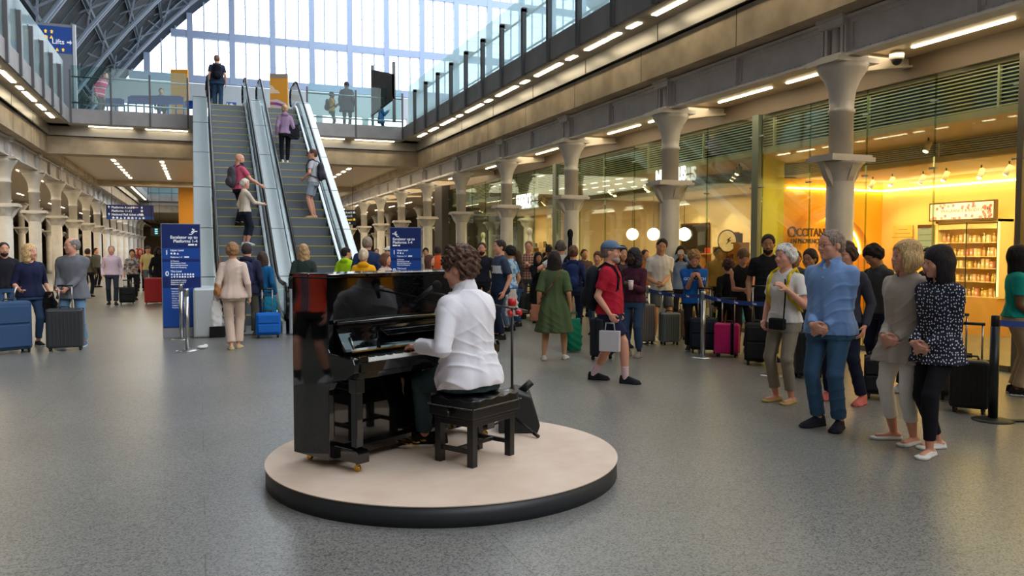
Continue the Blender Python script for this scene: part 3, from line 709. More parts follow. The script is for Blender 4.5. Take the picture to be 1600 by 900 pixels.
        bc = tuple(int(v*.8) for v in (hairc if sum(hairc) < 450 else (150, 135, 120)))
        m.build('eyebrows', fab(bc), root)
    # ------------------------------------------------ hair
    if hair and hair != 'bald':
        hh = min(res, .01) if dist < 14 else res
        f = Field(SC_(hp(0, 0, .3))-A3([.26, .26, .55])*1., SC_(hp(0, 0, 1))+A3([.26, .26, .15]), hh)
        e = lambda c, r, k=.02, cut=False: f.ell(SC_(hp(*c)), A3(r)*hq, Mh, k, cut)
        th = {'short': .022, 'crop': .018, 'curly': .065, 'balding': .02}.get(hair, .05); st = hair
        e((0, -.06, .64), (.338*fw+th, .43+th, .36+th*1.6), 0)
        e((0, -.14, .45), (.33*fw+th, .32+th, .32), .03)
        if st == 'curly': e((.03, -.08, .74), (.36, .43, .34), .04); f.noise(.010*H/1.7, 70, 3)
        if st in ('long', 'longfringe', 'messy'):
            bk = {'long': .75, 'longfringe': .62, 'messy': .6}[st]
            e((0, -.20, .15), (.36, .26, .50), .05); e((0, -.26, .05-bk*.45), (.33, .17, bk*.62), .05)
            for s in (-1, 1): e((s*.30, .02, .22), (.12, .22, .42), .04); e((s*.30, .0, -.1), (.1, .17, .35), .05)
        if st == 'bob':
            e((0, -.12, .3), (.43, .37, .36), .04)
            for s in (-1, 1): e((s*.34, .07, .25), (.12, .24, .36), .04)
        if st == 'short_f': e((0, -.15, .5), (.40, .38, .36), .04)
        if st == 'bun': e((0, -.52, .62), (.17, .15, .17), .02)
        if st == 'pony':
            e((0, -.48, .58), (.12, .12, .12), .02); e((0, -.50, .22), (.11, .12, .40), .03)
        if st == 'hood': e((0, -.1, .4), (.44, .42, .55), .05); e((0, -.05, -.02), (.5, .42, .3), .06)
        # the face stays free
        ftop = {'balding': .95, 'short': .89, 'crop': .90, 'curly': .78, 'longfringe': .60, 'hood': .8}.get(st, .8)
        e((0, .50, ftop-.52), (.37 if st not in ('longfringe', 'bob') else .28, .37, .52), 0, True)
        e((0, .42, .2), (.33 if st in ('long', 'longfringe', 'bob', 'hood', 'messy') else .5, .36, .42), 0, True)
        if st in ('short', 'crop', 'curly', 'balding', 'short_f', 'bun', 'pony'):
            e((0, .24, .17), (.6, .32, .36), 0, True); e((0, -.1, -.08), (.8, .8, .32 if st != 'curly' else .24), 0, True)
        if st in ('short', 'crop', 'curly', 'balding', 'bun', 'pony'):
            for s in (-1, 1): e((s*.42, .03, .34), (.2, .19, .24), 0, True)
        if st == 'balding': e((0, .12, 1.02), (.31, .48, .3), 0, True)
        if st in ('messy', 'short_f'): f.noise(.007, 38, 5)
        elif st in ('long', 'bob', 'pony', 'bun', 'longfringe'): f.noise(.0022, 22, 5)
        elif st != 'curly': f.noise(.0032, 62, 6)
        net_obj('hood' if st == 'hood' else 'hair', f, hairmat(hairc, st), root)
    if beard:
        f = Field(SC_(hp(0, .2, .2))-.13, SC_(hp(0, .2, .2))+.13, min(res, .008))
        e = lambda c, r, k=.01, cut=False: f.ell(SC_(hp(*c)), A3(r)*hq, Mh, k, cut)
        e((0, .10, .17), (.26, .30, .18), 0); e((0, .30, .07), (.14, .12, .12), .03); e((0, .36, .29), (.13, .055, .03), .01)
        e((0, .40, .225), (.09, .09, .035), 0, True); e((0, -.22, .2), (.5, .3, .5), 0, True); e((0, .45, .5), (.2, .3, .14), 0, True)
        net_obj('beard', f, fab(beard), root)
    if glasses:
        m = MB()
        for s in (-1, 1):
            pts = [Vector(SC_(hp(s*.14+.1*math.cos(a), .44, .485+.062*math.sin(a)))) for a in np.linspace(0, 2*PI, 13)]; m.tube(pts, .0016 if dist < 10 else .002, 5)
            m.tube([Vector(SC_(hp(s*.24, .43, .5))), Vector(SC_(hp(s*.35, .25, .5))), Vector(SC_(hp(s*.35, -.02, .5)))], .0018, 5)
        m.tube([Vector(SC_(hp(-.04, .445, .5))), Vector(SC_(hp(.04, .445, .5)))], .0016, 5); m.build('glasses', mat('frame_%d_%d_%d' % glasses, glasses, .3), root)
    if hatc:                                   # baseball cap
        f = Field(SC_(hp(0, .2, .7))-.24, SC_(hp(0, .2, .7))+.24, min(res, .009))
        e = lambda c, r, k=.01, cut=False: f.ell(SC_(hp(*c)), A3(r)*hq, Mh, k, cut)
        e((0, -.04, .68), (.40, .47, .39), 0); e((0, 0, .3), (.9, .9, .40), 0, True); e((0, .42, .71), (.27, .34, .045), .02)
        net_obj('cap', f, fab(hatc), root)
    # ------------------------------------------------ clothes
    def fold_(f, a=1.): f.folds(.0042*a*fold*H/1.7, int(pos.x*97+pos.y*13) & 1023)
    botF = None
    if bot:
        f = Field(lo, hi, res).cover(); kind = bot['k']; r2 = bot.get('r', .034); c = bot['c']
        pf = (SC_(P0+Mp@A3([0, 0, -.5])), Mp)
        if kind == 'skirt':
            hz = bot['z']; T = [(z*q, rx*q, ry*q, yo*q) for z, rx, ry, yo in tor(.008, z0=hz, flare=bot.get('flare', .03))]; f.loft(T, pf, .02, wav=.008, zr=(hz*q, .6*q))
        else:
            T = [(z*q, rx*q, ry*q, yo*q) for z, rx, ry, yo in tor(.004)]; f.loft(T, pf, .03, zr=(.455*q, .59*q))
            for i in (0, 1):
                hk = {'short': .82, 'crop': 1.7, 'full': 1.93}[kind]*bot.get('len', 1)
                rt = bot.get('thigh', .051)*min(w, 1.2)
                if hk < 1: e_ = hips[i]+(knees[i]-hips[i])*hk; f.cone(SC_(hips[i]), SC_(e_), rt*q, (.044+r2*.15)*q, .03, capb=True)
                else:
                    rk = max(.036, r2*.5+.02); f.cone(SC_(hips[i]), SC_(knees[i]), rt*q, rk*q, .03)
                    e_ = knees[i]+(ank[i]-knees[i])*(hk-1); f.cone(SC_(knees[i]), SC_(e_), rk*q, r2*q, .02, capb=True, bulge=.004*q if r2 < .03 else 0)
        fold_(f, .9); f.wrap(core, None); botF = f.F.copy(); net_obj('skirt' if kind == 'skirt' else ('shorts' if kind == 'short' else 'trousers'), f, c if not isinstance(c, tuple) else fab(c), root)
    if top:
        z0 = top.get('z', .50); flare = top.get('flare', 0); sl = top.get('sl', 'long'); th = top.get('th', .008); c = top['c']
        f = Field(lo, hi, res).cover()
        T = [(z*q, rx*q, ry*q, yo*q) for z, rx, ry, yo in tor(th, z0=min(z0, .455) if z0 < .455 else .455, flare=flare)]
        if z0 >= .455: T = [(z, rx+.006*q*(z < .53*q), ry+.004*q*(z < .53*q), yo) for z, rx, ry, yo in T]
        if z0 >= .455 and flare: T = [(z, rx+flare*q*max(0, (.62*q-z)/(.16*q)), ry+flare*q*max(0, (.62*q-z)/(.16*q)), yo) for z, rx, ry, yo in T]
        f.loft(T, tf, .03, wav=top.get('wav', .004), zr=(z0*q, .826*q), seed=pos.x*5)
        if fem:
            for s in (-1, 1): f.ell(SC_(tp(s*.038, .048, .70)), SC_([.036, .026, .036])*1, M, .03)
        for i in (0, 1): f.cone(SC_(tp(0, -.014, .815)), SC_(shs[i]+(tp(0, 0, .8)-shs[i])*.15), (.018+th)*q, (.016+th)*q, .03)
        if sl != 'none':
            for i in (0, 1):
                ra = (.0305+th*.5)*min(w, 1.15)*q
                if sl == 'long': L_ = top.get('sll', .97); e_ = elbs[i]+(wr[i]-elbs[i])*L_; re = (.0255+th*.6)*q; sq = shs[i]+(elbs[i]-shs[i])*.22; f.cone(SC_(shs[i]), SC_(sq), ra, ra, .035); f.cone(SC_(sq), SC_(elbs[i]), ra, re, .008); f.cone(SC_(elbs[i]), SC_(e_), re, (.0195+th*.45+top.get('cuff', 0))*q, .006, capb=True)
                elif sl == 'short': e_ = shs[i]+(elbs[i]-shs[i])*top.get('sll', .66); sq = shs[i]+(elbs[i]-shs[i])*.22; f.cone(SC_(shs[i]), SC_(sq), ra, ra, .035); f.cone(SC_(sq), SC_(e_), ra, (.031+th*.7)*q, .008, capb=True)
        if top.get('collar'): f.cone(SC_(tp(0, -.012, .828)), SC_(tp(0, -.004, .856)), .044*q, .041*q, .006, capb=True); f.cone(SC_(tp(0, -.01, .84)), SC_(tp(0, 0, .875)), .034*q, .034*q, 0, capb=True) if False else None
        if top.get('hoodie'): f.ell(SC_(tp(0, -.055, .82)), SC_([.06, .035, .035]), M, .02)
        fold_(f, 1.2)
        if colr: pass
        f.wrap(core if botF is None else np.minimum(core, botF), B.F, .005)
        if top.get('collar'): f.ell(SC_(tp(0, .046, .838)), SC_([.015, .03, .04]), M, 0, True); f.ell(SC_(tp(0, .01, .872)), SC_([.036, .036, .022]), M, 0, True)
        elif top.get('n') != 'coat': f.ell(SC_(tp(0, .028, .845)), SC_([.034, .036, .034 if not fem else .042]), M, 0, True)
        gen = top.get('mi'); ms = c if isinstance(c, (list, tuple)) and not isinstance(c[0], int) else [c if not isinstance(c, tuple) else fab(c)]
        kw = {}
        if gen: org, MM = tf; kw['mi'] = lambda cc: gen((cc-org)@MM/q)
        net_obj(top.get('n', 'shirt'), f, [x if not isinstance(x, tuple) else fab(x) for x in ms], root, **kw)
    if shoe:
        for i in (0, 1):
            an = ank[i]; fy = math.radians(fyaw[i]); X = A3([math.cos(fy), math.sin(fy), 0]); Y = A3([-math.sin(fy), math.cos(fy), 0]); zb = an[2]-.045
            o = SC_([an[0], an[1], zb]); rr = min(res, .009) if dist < 14 else res*.8
            f = Field(o-A3([.16, .24, .03])*1., o+A3([.16, .24, .17]), rr); slc, g = f.sub(f.lo, f.lo+f.n*f.h)
            px = (g[0]-o[0])*X[0]+(g[1]-o[1])*X[1]; py = (g[0]-o[0])*Y[0]+(g[1]-o[1])*Y[1]; pz = g[2]-o[2]
            yy = A3([-.042, -.034, 0, .04, .075, .10, .112])*q; bulk = shoe.get('b', 1.)
            hw = np.interp(py, yy, A3([.004, .021, .022, .024, .030, .024, .005])*q*bulk); ht = np.interp(py, yy, A3([.035, .056, .06, .046, .033, .026, .01])*q*(shoe.get('h', 1)))
            d = ((np.abs(px)/hw)**2.4+(np.clip(pz, 0, 9)/ht)**2.4)**(1/2.4)-1; d = d*np.minimum(hw, ht)
            d = np.maximum(d, -pz); d = np.maximum(d, np.maximum(yy[0]-py, py-yy[-1]))
            sole = np.maximum(np.abs(px)-hw*1.06-.002, np.maximum(-pz, pz-.013*q)); sole = np.maximum(sole, np.maximum(yy[0]-.002-py, py-yy[-1]-.003)); d = np.minimum(d, sole)
            if shoe.get('open'): op = np.sqrt(((px)/(.019*q))**2+((py-.008*q)/(.05*q))**2+((pz-.055*q)/(.038*q))**2)-1; d = np.maximum(d, -op*.02*q)
            f.F[slc] = np.minimum(f.F[slc], d)
            zz = o[2]+.0125*q; c2 = shoe.get('sole', shoe['c'])
            net_obj('shoe', f, [fab(shoe['c']), fab(c2)], root, lambda cc, zz=zz: (cc[:, 2] < zz).astype(int))
        if shoe.get('sock'):
            for i in (0, 1):
                f = Field(lo, (hi[0], hi[1], max(ank[0][2], ank[1][2])*H+.3), res); v = unit(knees[i]-ank[i]); f.cone(SC_(ank[i]-v*.01), SC_(ank[i]+v*shoe.get('sl', .06)), .0225*q, .027*q, 0, capb=True); net_obj('sock', f, fab(shoe['sock']), root)
    root['_h'] = H; del root['_h']
    J = dict(wr=[root, SC_(wr[0]), SC_(wr[1])], sh=[SC_(x) for x in shs], hp=lambda *a: Vector(SC_(hp(*a))), tp=lambda *a: Vector(SC_(tp(*a))), root=root, H=H)
    mw = Matrix.Translation(pos) @ Matrix.Rotation(yaw, 4, 'Z'); J['w'] = lambda v: mw @ Vector(v); J['hand'] = [mw @ Vector(SC_(wr[k])) for k in (0, 1)]; J['yaw'] = yaw
    if top and top.get('collar') and dist < 9:
        m = MB()
        for s_ in (-1, 1):
            a_, b_, c_, d_ = [J['tp'](*v) for v in ((s_*.012, .040, .838), (s_*.034, .046, .800), (s_*.050, .026, .812), (s_*.044, -.004, .852))]
            o_ = Vector((0, .006, .002)); m.add([a_, b_, c_, d_]+[v+o_ for v in (a_, b_, c_, d_)], [(0, 1, 2, 3), (7, 6, 5, 4), (0, 4, 5, 1), (1, 5, 6, 2), (2, 6, 7, 3), (3, 7, 4, 0)])
        cc = top['c']; m.build('collar', cc if not isinstance(cc, tuple) else fab(cc), root, bevel=.003)
    if extra: extra(J)
    return J
# ================================================================ STAGE, PIANO, BENCH
SZ = .128
st = empty('round_stage', (1.62, 5.50, 0), label='low round stage with beige top and dark grey rim under the piano', cat='stage')
MB().lathe([(1.236, 0), (1.236, SZ-.004)], n=128).build('rim', mat('stage_rim', (46, 48, 52), .45, bump=.05, nscale=300), st)
MB().lathe([(1.241, SZ-.006), (1.241, SZ)], n=128, smooth=False).build('stage_top', mat('stage_top', (216, 194, 176), .75, noise=(204, 180, 160), nscale=3.5), st)
GL = mat('piano_black', (6, 7, 8), .045, spec=.6, coat=.6); GLB = mat('satin_black', (10, 10, 11), .3)
BRASS = mat('brass', (212, 170, 70), .22, metal=1); IVORY = mat('ivory', (232, 230, 222), .25)
pr = empty('upright_piano', (.582, 5.646, SZ), math.radians(30), 'glossy black upright piano on the round stage', 'piano'); PW = 1.46
side_poly = [(0, .06), (0, 1.27), (-.385, 1.27), (-.385, .80), (-.40, .775), (-.63, .755), (-.645, .72), (-.64, .665), (-.56, .615), (-.47, .60), (-.42, .585), (-.385, .53), (-.385, .06)]
for x in (0, PW-.05):
    MB().prism([(p[0], p[1]) for p in side_poly], 0, x, x+.05).build('side_panel', GL, pr, bevel=.006)
m = MB(); m.bb((-.015, .01, 1.27), (PW+.015, -.20, 1.297)); m.bb((-.015, -.203, 1.27), (PW+.015, -.41, 1.297)); m.build('lid', GL, pr, bevel=.006)
MB().bb((.05, -.335, .92), (PW-.05, -.365, 1.268)).build('upper_front_panel', GL, pr, bevel=.004)
MB().bb((.05, -.30, .1), (PW-.05, -.33, .6)).build('lower_front_panel', GL, pr, bevel=.004)
MB().bb((.05, 0, .06), (PW-.05, -.02, 1.27)).build('back_panel', GLB, pr)
m = MB(); m.bb((.05, -.02, .06), (PW-.05, -.38, .12)); m.build('bottom_board', GL, pr, bevel=.004)
m = MB(); m.prism([(-.36, .93), (-.36, .965), (-.395, .985), (-.425, .98), (-.43, .965), (-.40, .945)], 0, .07, PW-.07); m.cyl((.04, -.42, .972), (PW-.04, -.42, .972), .014, n=12); m.build('desk_rail', GL, pr)
m = MB(); cv = [(-.385, .955), (-.415, .90), (-.45, .845), (-.485, .80), (-.498, .785)]
m.prism(cv+[(y+.02, z-.008) for y, z in reversed(cv)], 0, .06, PW-.06); m.build('fallboard', GL, pr)
MB().prism([(-.43, .905), (-.50, .865), (-.503, .872), (-.435, .915)], 0, .42, PW-.42).build('music_desk', GL, pr, bevel=.003)
MB().bb((.10, -.497, .778), (PW-.10, -.508, .788)).build('hinge', BRASS, pr)
m = MB(); m.cyl((.14, -.445, .87), (.13, -.49, .80), .004, n=8); m.build('lid_stay', STEEL, pr)
m = MB(); m.bb((.05, -.02, .62), (PW-.05, -.635, .69)); m.bb((.05, -.63, .66), (PW-.05, -.655, .728)); m.build('keybed', GL, pr, bevel=.004)
for x in (.05, PW-.13): MB().bb((x, -.48, .69), (x+.08, -.635, .762)).build('cheek_block', GL, pr, bevel=.006)
kw = (PW-.27)/52
for i in range(52):
    x = .135+i*kw; MB().bb((x+.0006, -.49, .725), (x+kw-.0006, -.628, .745)).build('white_key', IVORY, pr)
pat = [0, 1, 0, 1, 1, 0, 1]; 
for i in range(51):
    if (i % 7) in (0, 2, 3, 5, 6):
        x = .135+(i+1)*kw; MB().prism([(-.49, .745), (-.49, .757), (-.578, .757), (-.586, .745)], 0, x-.006, x+.006).build('black_key', GLB, pr)
for x in (.05, PW-.13):
    m = MB(); m.bb((x+.01, -.53, .16), (x+.07, -.59, .62)); m.bb((x, -.52, .52), (x+.08, -.60, .62)); m.build('front_leg', GL, pr, bevel=.008)
    m = MB(); m.prism([(-.33, .06), (-.33, .15), (-.60, .15), (-.625, .135), (-.625, .065)], 0, x-.0, x+.09); m.build('toe_block', GL, pr, bevel=.006)
    for y in (-.56, -.06): m = MB(); m.cyl((x+.03, y, .022), (x+.055, y, .022), .022, n=14); m.cyl((x+.042, y, .02), (x+.042, y, .066), .012, n=8); m.build('castor', BRASS, pr)
for i, x in enumerate((.68, .75, .82)):
    m = MB(); m.box((x, -.37, .055), (.022, .10, .012)); m.ball((x, -.43, .055), (.022, .04, .01), 12, 6); m.cyl((x, -.33, .055), (x, -.33, .1), .006); m.build('pedal', BRASS, pr)
MB().bb((.6, -.33, .02), (.9, -.335, .1)).build('pedal_plate', GLB, pr)
# ---- bench
BLK = mat('bench_black', (24, 24, 25), .35); LEA = mat('black_leather', (14, 14, 16), .28, spec=.6, bump=.15, nscale=40)
bn = empty('piano_bench', (1.775, 5.262, SZ), math.radians(31.5), 'black piano stool with studded leather cushion under the pianist', 'bench')
for sx in (-1, 1):
    for sy in (-1, 1): MB().prism([(sx*.205-.026, sy*.145-.026), (sx*.205+.026, sy*.145-.026), (sx*.205+.026, sy*.145+.026), (sx*.205-.026, sy*.145+.026)], 2, 0, .31).build('leg', BLK, bn, bevel=.004)
m = MB()
for sx in (-1, 1): m.bb((sx*.205-.012, -.13, .085), (sx*.205+.012, .13, .115))
m.bb((-.2, -.012, .09), (.2, .012, .112)); m.build('stretcher', BLK, bn)
m = MB(); m.bb((-.23, -.17, .27), (.23, .17, .31)); m.bb((-.235, -.175, .305), (.235, .175, .33)); m.build('apron', BLK, bn, bevel=.004)
m = MB(); m.bb((-.26, -.195, .33), (.26, .195, .395)); m.build('seat_box', BLK, bn, bevel=.006)
f = Field((-.3, -.24, .38), (.3, .24, .52), .006); sl_, g = f.sub(f.lo, f.hi if hasattr(f, 'hi') else f.lo+f.n*f.h)
d = ((np.abs(g[0])/.272)**8+(np.abs(g[1])/.207)**8)**(1/8)-1; d = d*.2; top_ = .468-.25*(g[0]**2)*0-.006*np.cos(g[0]*48)*np.cos(g[1]*44)
f.F[sl_] = np.maximum(np.maximum(d, .392-g[2]), g[2]-top_+.5*np.clip(d+.03, 0, 1)**1.0)
net_obj('cushion', f, LEA, bn)
m = MB()
for i in range(33):
    for s in (-1, 1): m.ball((-.256+i*.016, s*.208, .403), (.003, .003, .003), 6, 4)
for i in range(25):
    for s in (-1, 1): m.ball((s*.273, -.195+i*.016, .403), (.003, .003, .003), 6, 4)
m.build('stud_line', STEEL, bn)
for s in (-1, 1): m = MB(); m.cyl((s*.26, 0, .36), (s*.285, 0, .36), .012); m.cyl((s*.283, 0, .36), (s*.31, 0, .36), .026, .023, n=14); m.build('knob', BLK, bn)
# ---- microphone stand, monitor
BK = mat('matt_black', (16, 16, 17), .5)
base = at(800, 676, SZ)+Vector((.07, -.06, 0)); stt = empty('microphone_stand', (base.x-.07, base.y+.06, SZ), label='black tripod microphone stand behind the pianist with its boom reaching to his mouth', cat='microphone stand')
bl = Vector((base.x-.07, base.y+.06, SZ)); MI = at_depth(668, 456, 5.62)-bl; top = at_depth(793, 487, 6.0)-bl; top = Vector((0, 0, top.z))
MB().cyl((0, 0, .06), top, .011, n=10).build('pole', BK, stt)
m = MB()
for a in (20, 140, 260):
    a = math.radians(a+155); m.cyl((0, 0, .14), (.27*math.cos(a), .27*math.sin(a), .018), .009, n=8); m.cyl((.23*math.cos(a), .23*math.sin(a), .034), (.285*math.cos(a), .285*math.sin(a), .014), .014, n=8)
m.cyl((0, 0, .06), (0, 0, .2), .02); m.build('tripod_base', BK, stt)
dd = (MI-top).normalized(); m = MB(); m.cyl(top-dd*.18, MI, .007, n=8); m.cyl(top-dd*.19, top-dd*.05, .014, n=10); m.build('boom', mat('boom_grey', (70, 72, 75), .3, metal=.8), stt)
m = MB(); m.lathe([(.03, -.03), (.035, 0), (.03, .03)], c=top+Vector((0, 0, .05)), n=12); m.cyl(top+Vector((.03, -.02, -.03)), top+Vector((.06, -.05, -.03)), .022); m.cyl(top+Vector((-.03, -.02, -.02)), top+Vector((-.03, -.06, -.05)), .018)
m.build('clamp', mat('clamp_red', (190, 30, 40), .4), stt)
mi = empty('microphone', MI+bl, label='black microphone held by the boom in front of the pianist face', cat='microphone')
ax = Vector(at_depth(690, 443, 5.6)-at_depth(655, 468, 5.62)).normalized()
m = MB(); m.cyl(ax*-.09, ax*.06, .013, .02, n=14); m.build('body', BK, mi); m = MB(); c = ax*.082; m.ball(c, (.034, .034, .034), 16, 10); m.build('foam_head', mat('foam', (26, 26, 28), .9, bump=.5, nscale=200), mi)
mo = empty('stage_monitor', (2.40, 6.02, SZ), math.radians(-20), 'black wedge loudspeaker lying on the stage behind the stool', 'speaker')
MB().prism([(-.16, .0), (.15, .0), (.17, .06), (.10, .29), (-.02, .33), (-.16, .20)], 1, -.2, .2).build('cabinet', mat('speaker_black', (26, 26, 27), .6), mo, bevel=.012)
MB().prism([(-.158, .205), (-.03, .327), (-.035, .332), (-.165, .208)], 1, -.18, .18).build('grille', mat('grille_dark', (12, 12, 12), .5), mo)
MB().cyl((.02, 0, .30), (.11, 0, .38), .03, n=12).build('microphone_case', BK, mo)

# ================================================================ ESCALATORS
TREAD = mat('tread', (104, 112, 120), .45, metal=.3); YEL = mat('safety_yellow', (196, 178, 60), .6); RUB = mat('rubber', (14, 14, 15), .35)
STP = mat('esc_panel', (198, 205, 208), .35, metal=.3); STB = mat('esc_bright', (214, 220, 224), .25, metal=.7)
EY0, EY1, SL = 17.3, 28.1, math.tan(math.radians(30)); TOPZ = 6.28
def ez(y): return min(TOPZ, max(0, (y-EY0)*TOPZ/(EY1-EY0)))
def ribbon(m, x0, x1, off0, off1, ya, yb, n=28):
    """solid that follows the incline between two heights above the steps"""
    ys = [ya]+[y for y in (EY0-.3, EY0, EY0+.3, EY1-.3, EY1, EY1+.3) if ya < y < yb]+[yb]
    sm_ = lambda y: (ez(y-.3)+ez(y)+ez(y+.3))/3
    top = [(y, sm_(y)+off1) for y in ys]; bot = [(y, max(0, sm_(y)+off0)) for y in reversed(ys)]
    m.prism(top+bot, 0, x0, x1)
def handrail(x, ya, yb, r, name='handrail'):
    pts = [Vector((x, ya+.12, .32)), Vector((x, ya+.02, .45)), Vector((x, ya-.02, .62)), Vector((x, ya+.06, .82)), Vector((x, ya+.25, .93)), Vector((x, EY0-.4, .97))]
    y = EY0
    pts += [Vector((x, EY0+.2, 1.1)), Vector((x, EY1-.2, TOPZ+.9)), Vector((x, EY1+.4, TOPZ+1.05)), Vector((x, yb-.4, TOPZ+1.08)), Vector((x, yb-.1, TOPZ+1.0)), Vector((x, yb, TOPZ+.8)), Vector((x, yb-.06, TOPZ+.6)), Vector((x, yb-.2, TOPZ+.48))]
    m = MB(); m.tube(pts, .036, 8); m.build(name, RUB, r)
    g = [(p.y, p.z-.03) for p in pts]; m = MB(); poly = g+[(yb-.3, TOPZ+.38), (EY1, TOPZ+.35), (EY0, .36), (ya+.3, .34)]; m.prism(poly, 0, x-.006, x+.006)
    m.build('glass_balustrade', glass('esc_glass', (238, 244, 244), .15), r)
    m = MB(); m.tube([p-Vector((0, 0, .045)) for p in pts[4:-4]], .018, 6); m.build('rail_track', STB, r)
def escalator(x0, x1, lab, cat='escalator'):
    r = empty('escalator', (0, 0, 0), label=lab, cat=cat); n = 26; dy = (EY1-EY0)/n; dz = TOPZ/n
    for i in range(n):
        y = EY0+i*dy; z = (i+1)*dz; m = MB(); m.prism([(y, z-dz), (y+.01, z), (y+dy+.02, z), (y+dy+.02, z-.06), (y+.04, z-dz-.0)], 0, x0, x1, 0)
        m.bb((x0, y-.002, z-.016), (x1, y+.03, z+.002), 1)
        k = int((x1-x0)/.05)
        for j in range(k): xx = x0+(j+.5)*(x1-x0)/k; m.bb((xx-.012, y-.006+.0, z-dz+.01), (xx+.012, y+.004, z-.02), 0)
        m.build('step', [TREAD, YEL], r)
    for a, b, z in ((15.55, EY0, 0), (EY1, 30.3, TOPZ-.03)): MB().bb((x0, a, z), (x1, b, z+.03)).build('landing_plate', mat('landing', (130, 132, 134), .4, metal=.7), r)
    m = MB(); ribbon(m, x0-.012, x0, -.25, .16, 15.6, 30.1); ribbon(m, x1, x1+.012, -.25, .16, 15.6, 30.1); m.build('skirt', mat('skirt', (60, 64, 68), .35, metal=.6), r)
    m = MB(); ribbon(m, x0-.075, x0-.012, -.25, .24, 15.6, 30.1); ribbon(m, x1+.012, x1+.075, -.25, .24, 15.6, 30.1); m.build('inner_deck', STB, r)
    m = MB(); m.bb((x0-.06, 16.6, 5.9-5.9), (x1+.06, 16.7, .01)); ribbon(m, x0, x1, -1.0, -.22, 18.2, 30.2); m.build('truss', GLB, r)
    return r
e1 = escalator(.42, 1.42, 'left escalator, up side, with the couple in cream and pink halfway')
e2 = escalator(2.06, 3.06, 'right escalator with the man in grey shorts standing on it')
handrail(.335, 15.3, 30.2, e1); handrail(1.505, 15.3, 30.2, e1); handrail(1.975, 15.3, 30.2, e2); handrail(3.145, 15.3, 30.2, e2)
def deck(x0, x1, lab, par):
    m = MB(); ribbon(m, x0, x1, -.95, .36, 15.45, 30.25); m.build('outer_deck', STP, par, bevel=.02)
    m = MB()
    for y in np.arange(16.5, 28, 1.9): m.prism([(y, ez(y)+.355), (y+.02, ez(y+.02)+.355), (y+.02, ez(y+.02)+.363), (y, ez(y)+.363)], 0, x0, x1)
    m.build('panel_joint', GLB, par)
    MB().bb((x0, 15.43, 0), (x1, 16.5, .9)).build('newel_box', STP, par, bevel=.04); MB().bb((x1-.16, 15.38, 0), (x1+.1, 15.6, .2)).build('kick_plate', GLB, par)
deck(-.13, .30, '', e1); deck(1.54, 1.94, '', e2); deck(3.18, 3.55, '', e2)

# ================================================================ SIGNS
NAVY = mat('sign_navy', (10, 38, 104), .35); BLUE = mat('sign_blue', (14, 72, 158), .35); SW = mat('sign_white', (236, 240, 246), .5, emit=(236, 240, 246), es=.12); SGR = mat('sign_grey', (150, 152, 156), .5); SYEL = mat('sign_yellow', (240, 200, 60), .5, emit=(240, 200, 60), es=.3)
def quad(m, x0, x1, z0, z1, y=0, mi=0): return m.bb((x0, y-.002, z0), (x1, y, z1), mi)
def icons(par, x, z, n, s, m_, y, seed=0, gap=1.5):
    m = MB(); r = random.Random(seed)
    for i in range(n):
        cx = x+i*s*gap; k = r.randint(0, 3)
        if k == 0: m.prism([(cx, z), (cx+s, z), (cx+s, z+s*.6), (cx+s*.7, z+s), (cx+s*.3, z+s), (cx, z+s*.6)], 1, y-.003, y)
        elif k == 1: m.prism([(cx+s/2+s/2*math.cos(a), z+s/2+s/2*math.sin(a)) for a in np.linspace(0, 2*PI, 10, endpoint=False)], 1, y-.003, y)
        elif k == 2: m.prism([(cx, z), (cx+s, z), (cx+s/2, z+s)], 1, y-.003, y)
        else: m.prism([(cx+s*.25, z), (cx+s*.75, z), (cx+s*.75, z+s*.55), (cx+s, z+s*.55), (cx+s/2, z+s), (cx, z+s*.55), (cx+s*.25, z+s*.55)], 1, y-.003, y)
    return m.build('pictograms', m_, par)
def esc_icon(par, x, z, s, y, flip=1):
    m = MB(); a = flip
    def q(p): return (x+a*p[0]*s, z+p[1]*s)
    m.prism([q(p) for p in ((0, 0), (.35, 0), (.8, .45), (1.15, .45), (1.15, .58), (.72, .58), (.3, .13), (0, .13))], 1, y-.003, y)
    m.prism([q(p) for p in ((.25, .32), (.4, .32), (.75, .68), (.75, .85), (.6, .85), (.6, .72), (.25, .42))], 1, y-.003, y)
    m.prism([q((.48+.09*math.cos(t), .86+.09*math.sin(t))) for t in np.linspace(0, 2*PI, 10, endpoint=False)], 1, y-.003, y)
    m.build('escalator_symbol', SW, par)
